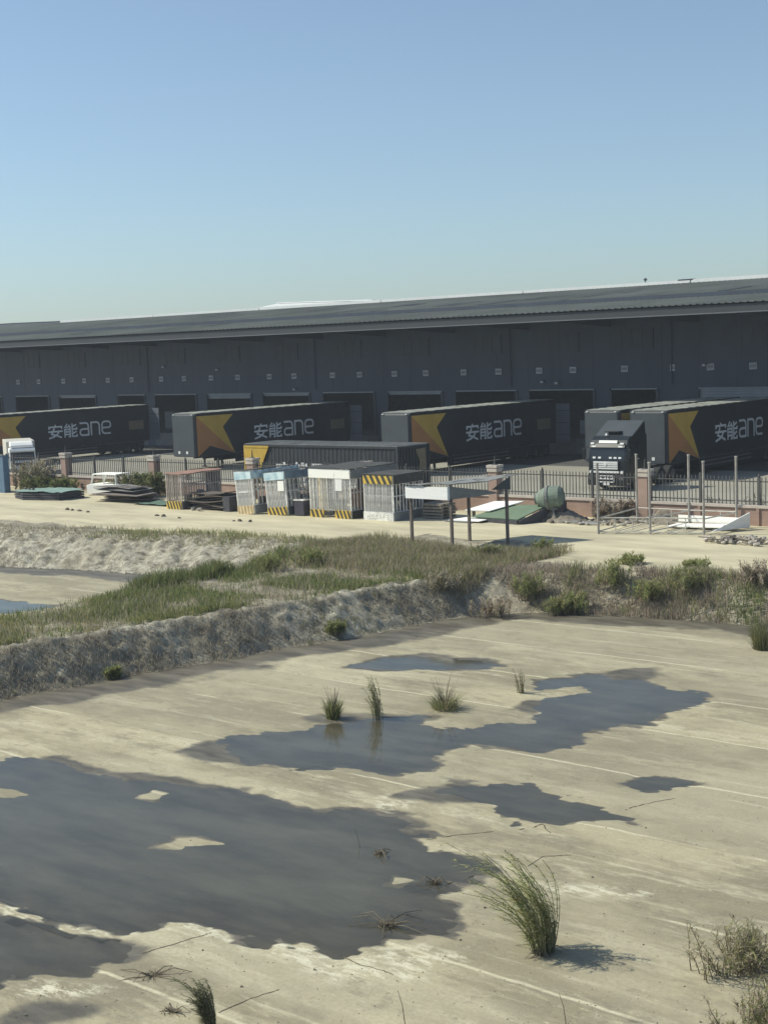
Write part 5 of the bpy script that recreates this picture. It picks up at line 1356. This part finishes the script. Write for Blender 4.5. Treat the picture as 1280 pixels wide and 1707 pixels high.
def reed(name, label, p, h, n_, wind, pal, leafn=14, leafl=0.34, r0_=0.16, spread=0.30, tip=0.45, lw=0.016):
    """clump of cane stems bent by the wind, each with narrow drooping leaves"""
    t = thing(name, label, 'reed', p)
    mb = MB(); vg = Veg(); P = []; H = []; Ln = []; Wd = []
    wv = np.array(wind)
    for k in range(n_):
        a = random.uniform(0, 6.28); rr = r0_ * random.random() ** .5
        hk = h * random.uniform(0.32, 1.0) ** 0.8
        b0 = np.array([math.cos(a) * rr, math.sin(a) * rr, 0.0])
        out = np.array([math.cos(a), math.sin(a)]) * spread * random.uniform(.2, 1) * hk
        bend = wv * hk * random.uniform(.35, 1.5)
        pts = []; dr_ = random.uniform(0.08, 0.26)
        for q in np.linspace(0, 1, 7):
            d = out * q + bend * q ** 2.3
            pts.append((b0[0] + d[0], b0[1] + d[1], hk * (q - dr_ * q ** 3.2)))
        mb.tube(pts, [0.009 - 0.001 * i for i in range(7)], 4, caps=False)
        pa = np.array(pts)
        for j in range(leafn):
            q = random.uniform(0.12, 1.0); i = min(int(q * 6), 5); f_ = q * 6 - i
            P.append(pa[i] * (1 - f_) + pa[i + 1] * f_ + np.array([random.gauss(0, .012), random.gauss(0, .012), 0]))
            aa = random.uniform(0, 6.28); ll = leafl * random.uniform(.5, 1.2) * (1.1 - 0.35 * q)
            Ln.append(np.array([math.cos(aa), math.sin(aa)]) * ll * .6 + wv / (np.linalg.norm(wv) + 1e-6) * ll * random.uniform(.25, .95))
            H.append(ll * random.uniform(-0.25, 0.55)); Wd.append(random.uniform(.7, 1.3) * lw)
    mb.build('canes', mat('cane', (0.17, 0.17, 0.09), 0.8, var=0.2), t)
    n2 = len(P); P = np.array(P)
    cols = pick(pal, n2) * RNG.uniform(0.6, 1.35, (n2, 1))
    hi = P[:, 2] / h
    dry = DRY[RNG.integers(0, 4, n2)]
    k = (RNG.random(n2) < np.clip((hi - 0.72) * 3, 0, .85))[:, None]
    cols = np.where(k, dry * .8, cols)
    vg.add(blade_data(P, np.array(H), np.array(Wd), np.array(Ln), cols, tip)); vg.build('leaves', M_grass, t)
    return t


WL_ = np.array([-0.766, -0.643])       # leaning to the left of the picture
fz = lambda px, py: tuple(at(px, py, Z0))
RG = np.concatenate([GREEN * 0.95, OLIVE * .8, GREEN * 1.1])
reed('reed_clump', 'tall green reed clump leaning left in the foreground', fz(905, 1590), 2.12, 64, WL_ * 0.50, np.concatenate([RG * 1.5, OLIVE * 1.35]), 64, 0.22, 0.17, spread=0.24, lw=0.014)
rosette_spots = ((905, 1592, 'flat dead stems spread around the foot of the tall reed clump'),)
reed('reed_clump', 'grey green plume of reed at the bottom edge, left of centre', fz(352, 1716), 1.0, 34, WL_ * 0.34, np.concatenate([GREEN * .8, GREY * .8]), 80, 0.15, 0.07, 0.07, lw=0.014)
tuft('weed_tuft', 'short dense green weed tuft at the puddle edge, leftmost of four', fz(556, 1200), 0.72, 0.30, 330, np.concatenate([GREEN * .8, OLIVE * .8]), stalks=14, droop=0.1, r0_=.16)
reed('weed_tuft', 'tall narrow green weed beside the middle puddle, second of four', fz(630, 1198), 1.4, 22, WL_ * 0.16, np.concatenate([GREEN, OLIVE * .8]), 44, 0.20, 0.14, 0.10)
tuft('weed_tuft', 'broad low brown green weed tuft above the middle puddle', fz(742, 1184), 0.62, 0.55, 420, np.concatenate([OLIVE, DRY, GREEN]), stalks=22, droop=0.2, r0_=.3, stalk_h=1.6)
reed('weed_tuft', 'sparse brown upright weed right of the broad tuft', fz(868, 1157), 1.0, 14, WL_ * 0.05, np.concatenate([DRY, OLIVE * .8]), 34, 0.15, 0.10, 0.28)
tuft('weed_tuft', 'dark green weed bush at the right edge near the bank', fz(1272, 1084), 1.15, 0.40, 600, np.concatenate([GREEN * .7, OLIVE * .7]), stalks=12, droop=0.1, r0_=.3)
# bushes in the lower right corner


def shrub(name, label, p, h, wd, nstem, nleaf, pal, leaf=(0.05, 0.12), lw=(0.014, 0.028), cat='shrub', group=None, up_=0.7, stemm=None):
    t = thing(name, label, cat, p, 0, group)
    mb = MB(); P = []
    for k in range(nstem):
        a = random.uniform(0, 6.28); s_ = wd * random.uniform(.1, 1.0); H = h * random.uniform(.3, 1.0) ** .9; bx_ = wd * random.gauss(0, .35); by_ = wd * random.gauss(0, .35)
        s_ *= 0.45; pts = [(bx_, by_, -0.05)]
        for q in (0.35, 0.7, 1.0):
            pts.append((bx_ + math.cos(a) * s_ * q ** 1.3 + random.gauss(0, .03) * wd, by_ + math.sin(a) * s_ * q ** 1.3 + random.gauss(0, .03) * wd, H * q))
        mb.tube(pts, [0.012, 0.009, 0.006, 0.003], 4, caps=False)
        pa = np.array(pts)
        for j in range(nleaf):
            q = random.uniform(0.15, 1.0) ** .8; i = min(int(q * 3), 2); f_ = q * 3 - i
            P.append(pa[i] * (1 - f_) + pa[i + 1] * f_ + np.array([random.gauss(0, .035) * wd, random.gauss(0, .035) * wd, random.gauss(0, .03) * h]))
    mb.build('stems', stemm or M_stem, t)
    n_ = len(P); P = np.array(P); P[:, 2] = np.maximum(P[:, 2], 0.0)
    ll = RNG.uniform(leaf[0], leaf[1], n_); a = RNG.uniform(0, 6.283, n_)
    Veg().add(blade_data(P, ll * RNG.uniform(-.1, up_ * 2, n_), RNG.uniform(*lw, n_), np.stack([np.cos(a) * ll, np.sin(a) * ll], -1), pick(pal, n_), 0.3)).build('leaves', M_grass, t)
    return t


shrub('weed_bush', 'olive spiky weed bush near the lower right corner', fz(1240, 1622), 0.72, 0.8, 80, 36, np.concatenate([OLIVE * .9, DRY, DRY * 1.15, GREEN]), (0.08, 0.2), (0.010, 0.02), up_=0.5)
shrub('weed_bush', 'reddish brown weed bush cut off by the lower right corner', fz(1290, 1738), 0.85, 0.7, 70, 44, np.concatenate([PINK * 1.1, OLIVE, DRY, GREEN]), (0.06, 0.15), (0.010, 0.022))
# dead rosettes and sticks on the floor and in the water


def rosette(label, p, n_, L_, seed, name='dead_weed'):
    rn = random.Random(seed); t = thing(name, label, 'dead weed', p)
    mb = MB()
    for k in range(n_):
        a = rn.uniform(0, 6.28); q = L_ * rn.uniform(.35, 1)
        mb.tube([(0, 0, 0.02), (math.cos(a) * q * .5, math.sin(a) * q * .5, rn.uniform(.04, .16)), (math.cos(a) * q, math.sin(a) * q, 0.015)], [.012, .008, .004], 4)
    mb.build('stalks', M_stem, t)
    m2 = n_ * 14; a = RNG.uniform(0, 6.283, m2); q = RNG.uniform(.05, .3, m2) * L_
    Veg().add(blade_data(np.stack([RNG.normal(0, .06, m2), RNG.normal(0, .06, m2), np.zeros(m2)], -1), RNG.uniform(.03, .14, m2), RNG.uniform(.01, .02, m2), np.stack([np.cos(a) * q, np.sin(a) * q], -1), pick(DRY * .6, m2), .3)).build('leaves', M_grass, t)


rosette('flattened dead weed with long stalks on the concrete at lower left', fz(255, 1630), 9, 0.75, 1)
rosette('small flattened weed mat beside the reed plume at the bottom', fz(288, 1690), 8, 0.35, 2)
rosette('dead weed with long stalks lying in the big puddle', fz(645, 1543), 10, 0.85, 3)
rosette('small dead sprig lying in the big puddle, farther out', fz(632, 1424), 6, 0.42, 4)
rosette('faint dead sprig in the puddle near its right shore', fz(725, 1472), 5, 0.40, 5)
for px, py, lb in rosette_spots: rosette(lb, fz(px, py), 16, 0.62, 9)
for px, py, h_, lb in ((676, 1712, .55, 'thin dry stick at the bottom edge, left one of two'), (944, 1712, .5, 'thin dry stick at the bottom edge, right one of two'), (600, 1412, .35, 'thin twig standing in the big puddle')):
    t = thing('stick', lb, 'stick', fz(px, py))
    MB().tube([(0, 0, -.03), (-.03, -.02, h_ * .6), (-.08, -.05, h_)], [.008, .006, .003], 5).build('stem', M_stem, t)
# shrubs on the right bank


def gpt(px, py, z=0.0, dz=0.0):
    p = at(px, py, z); zz = float(ground_h(np.array([p[0]]), np.array([p[1]]))[0]); return (p[0], p[1], zz + dz)


SG = np.concatenate([GREEN * 1.15, GREEN * 1.45, OLIVE * .9])
for px, py, z, h_, w_, pal, lb in (
        (1020, 985, -.5, 1.15, 0.85, SG, 'bright green leafy shrub on the bank below the pole frame'),
        (955, 1000, -.7, 0.8, 0.7, SG, 'green shrub on the bank left of the brightest shrub'),
        (880, 985, -.5, 1.0, 0.8, SG * .9, 'green shrub on the bank right of the shed posts'),
        (930, 1015, -1.0, 0.7, 0.7, np.concatenate([SG, DRY]), 'mixed green and dry shrub at the bank foot, centre right'),
        (1080, 1010, -.9, 0.9, 0.9, np.concatenate([SG, OLIVE]), 'olive green shrub on the bank right of the brightest shrub'),
        (1150, 1000, -.7, 0.9, 0.8, np.concatenate([SG, DRY]), 'half dry shrub on the bank toward the right edge'),
        (1050, 945, -.1, 0.42, 0.7, SG, 'low green bush on the bank crest under the pole frame'),
        (1160, 950, -.05, 0.35, 0.7, SG, 'low green bush on the bank crest at right'),
        (905, 925, -.1, 0.6, 0.6, SG * .9, 'green bush on the crest right of the shed'),
        (815, 940, -.2, 0.6, 0.6, np.concatenate([SG, DRY]), 'green weed at the foot of the open shed'),
        (740, 1000, -.7, 0.8, 0.9, GREY, 'grey leafless bramble on the bank below the shed'),
        (820, 1010, -.8, 0.8, 0.9, np.concatenate([GREY, PINK]), 'reddish grey bramble on the bank, left of the green shrubs'),
        (560, 1050, -.9, 0.42, 0.5, SG * .8, 'dark green shrub low on the bank in the middle'),
        (190, 1115, -.9, 0.36, 0.36, SG * .8, 'small dark green shrub on the left bank slope'),
        (1260, 1000, -.6, 0.9, 0.8, np.concatenate([GREY, PINK]), 'brown bramble on the bank at the right edge'),
        (450, 965, -.3, 0.85, 0.9, SG, 'tall lush green weeds on the dividing bank'),
        (520, 955, -.3, 0.8, 0.9, SG * .9, 'lush green weeds on the dividing bank, right of the tallest')):
    shrub('bank_shrub', lb, gpt(px, py, z), h_ * 0.95, w_ * 0.95, 42, 46, np.concatenate([pal * 1.15, pal, OLIVE * .9]), (0.08, 0.2), (0.018, 0.036), group='shrubs on the bank')
# bushes at the fence foot, left
for px, py, h_, w_, pal, lb in (
        (55, 818, 1.5, 1.3, np.concatenate([GREY, OLIVE * .7]), 'grey dry bush beside the blue hoarding'),
        (80, 812, 1.6, 1.2, np.concatenate([GREY, DRY * .8]), 'grey dry bush left of the leftmost visible pillar'),
        (65, 822, 0.8, 1.0, SG * .6, 'dark green bush below the grey one by the hoarding'),
        (105, 820, 0.7, 1.0, SG * .8, 'green bush at the foot of the leftmost pillar'),
        (225, 825, 1.1, 1.1, np.concatenate([SG * .6, GREY]), 'dark green bush against the fence left of the rusty cage'),
        (250, 828, 1.2, 1.0, SG * .6, 'dark green bush in front of the pillar left of the rusty cage'),
        (175, 822, 0.6, 0.9, np.concatenate([SG * .7, GREY]), 'low weeds in front of the white cab shell'),
        (725, 848, 0.9, 0.6, PINK * .7, 'small brown bush beside the pallet stack'),
        (1030, 866, 0.8, 0.8, np.concatenate([GREY, PINK * .8]), 'dry brown bush behind the pole frame')):
    p = at(px, py, 0.0)
    shrub('fence_bush', lb, (p[0], min(p[1], 58.9), 0), h_ * 1.2, w_ * 1.2, 60, 60, pal, (0.14, 0.30), (0.05, 0.09), group='bushes along the fence')
for px, lb in ((1255, 'dark dry bush behind the fence at the right edge'), (1185, 'small dark bush behind the fence right of the tractor')):
    d = ray(px, 830); t_ = 61.0 / d[1]
    shrub('yard_bush', lb, (d[0] * t_, 61.0, 0), 1.25 if px > 1200 else 1.1, 0.9 if px > 1200 else 0.5, 26, 30, GREY * .6, (0.08, 0.16), (0.02, 0.04))

# pebbles, crumbs and bits of debris scattered over the near basin floor
vg = []; fg = []; o_ = 0; rn = random.Random(5)
for k in range(1700):
    px, py = rn.uniform(-30, 1310), rn.uniform(1040, 1720); p = gp(px, py)
    if rn.random() > 0.35 + 0.65 * (1 if float(fbm(np.array([p[0] * .6]), np.array([p[1] * .6]), 201, 3)[0]) > 0.03 else 0): continue
    r_ = rn.uniform(.005, .016) * (2.2 if rn.random() < .04 else 1); z = floor_at(p[0], p[1])
    q_ = [(rn.uniform(.6, 1.2) * r_ * math.cos(a), rn.uniform(.6, 1.2) * r_ * math.sin(a)) for a in (0, 1.57, 3.14, 4.71)]
    vg += [(p[0] + x, p[1] + y, z - .002) for x, y in q_] + [(p[0] + x * .6, p[1] + y * .6, z + r_ * .8) for x, y in q_]
    fg += [(o_, o_ + 1, o_ + 5, o_ + 4), (o_ + 1, o_ + 2, o_ + 6, o_ + 5), (o_ + 2, o_ + 3, o_ + 7, o_ + 6), (o_ + 3, o_, o_ + 4, o_ + 7), (o_ + 4, o_ + 5, o_ + 6, o_ + 7)]; o_ += 8
tag(MB().add(vg, fg).build('pebbles', mat('pebble', (0.24, 0.21, 0.16), 0.95, var=0.5, scale=1.5)), 'pebbles and crumbs scattered over the basin floor', 'pebbles', kind='stuff')

# ================================================================== HAZE
hz = MB().box((0, 0, 8.0), (3010, 3010, 21.2)).build('haze', None)
M_haze = bpy.data.materials.new('haze_air'); M_haze.use_nodes = True
n = M_haze.node_tree.nodes; l = M_haze.node_tree.links
n.remove(n['Principled BSDF'])
pv = n.new('ShaderNodeVolumePrincipled')
pv.inputs['Color'].default_value = (0.86, 0.92, 1.0, 1); pv.inputs['Density'].default_value = 0.00048; pv.inputs['Anisotropy'].default_value = 0.0
l.new(pv.outputs[0], n['Material Output'].inputs['Volume'])
hz.data.materials.append(M_haze)
tag(hz, kind='stuff')

for o in list(C.objects):
    if o.parent is not None and o.name.split('.')[0] in PLANT_PARTS: o['kind'] = 'stuff'
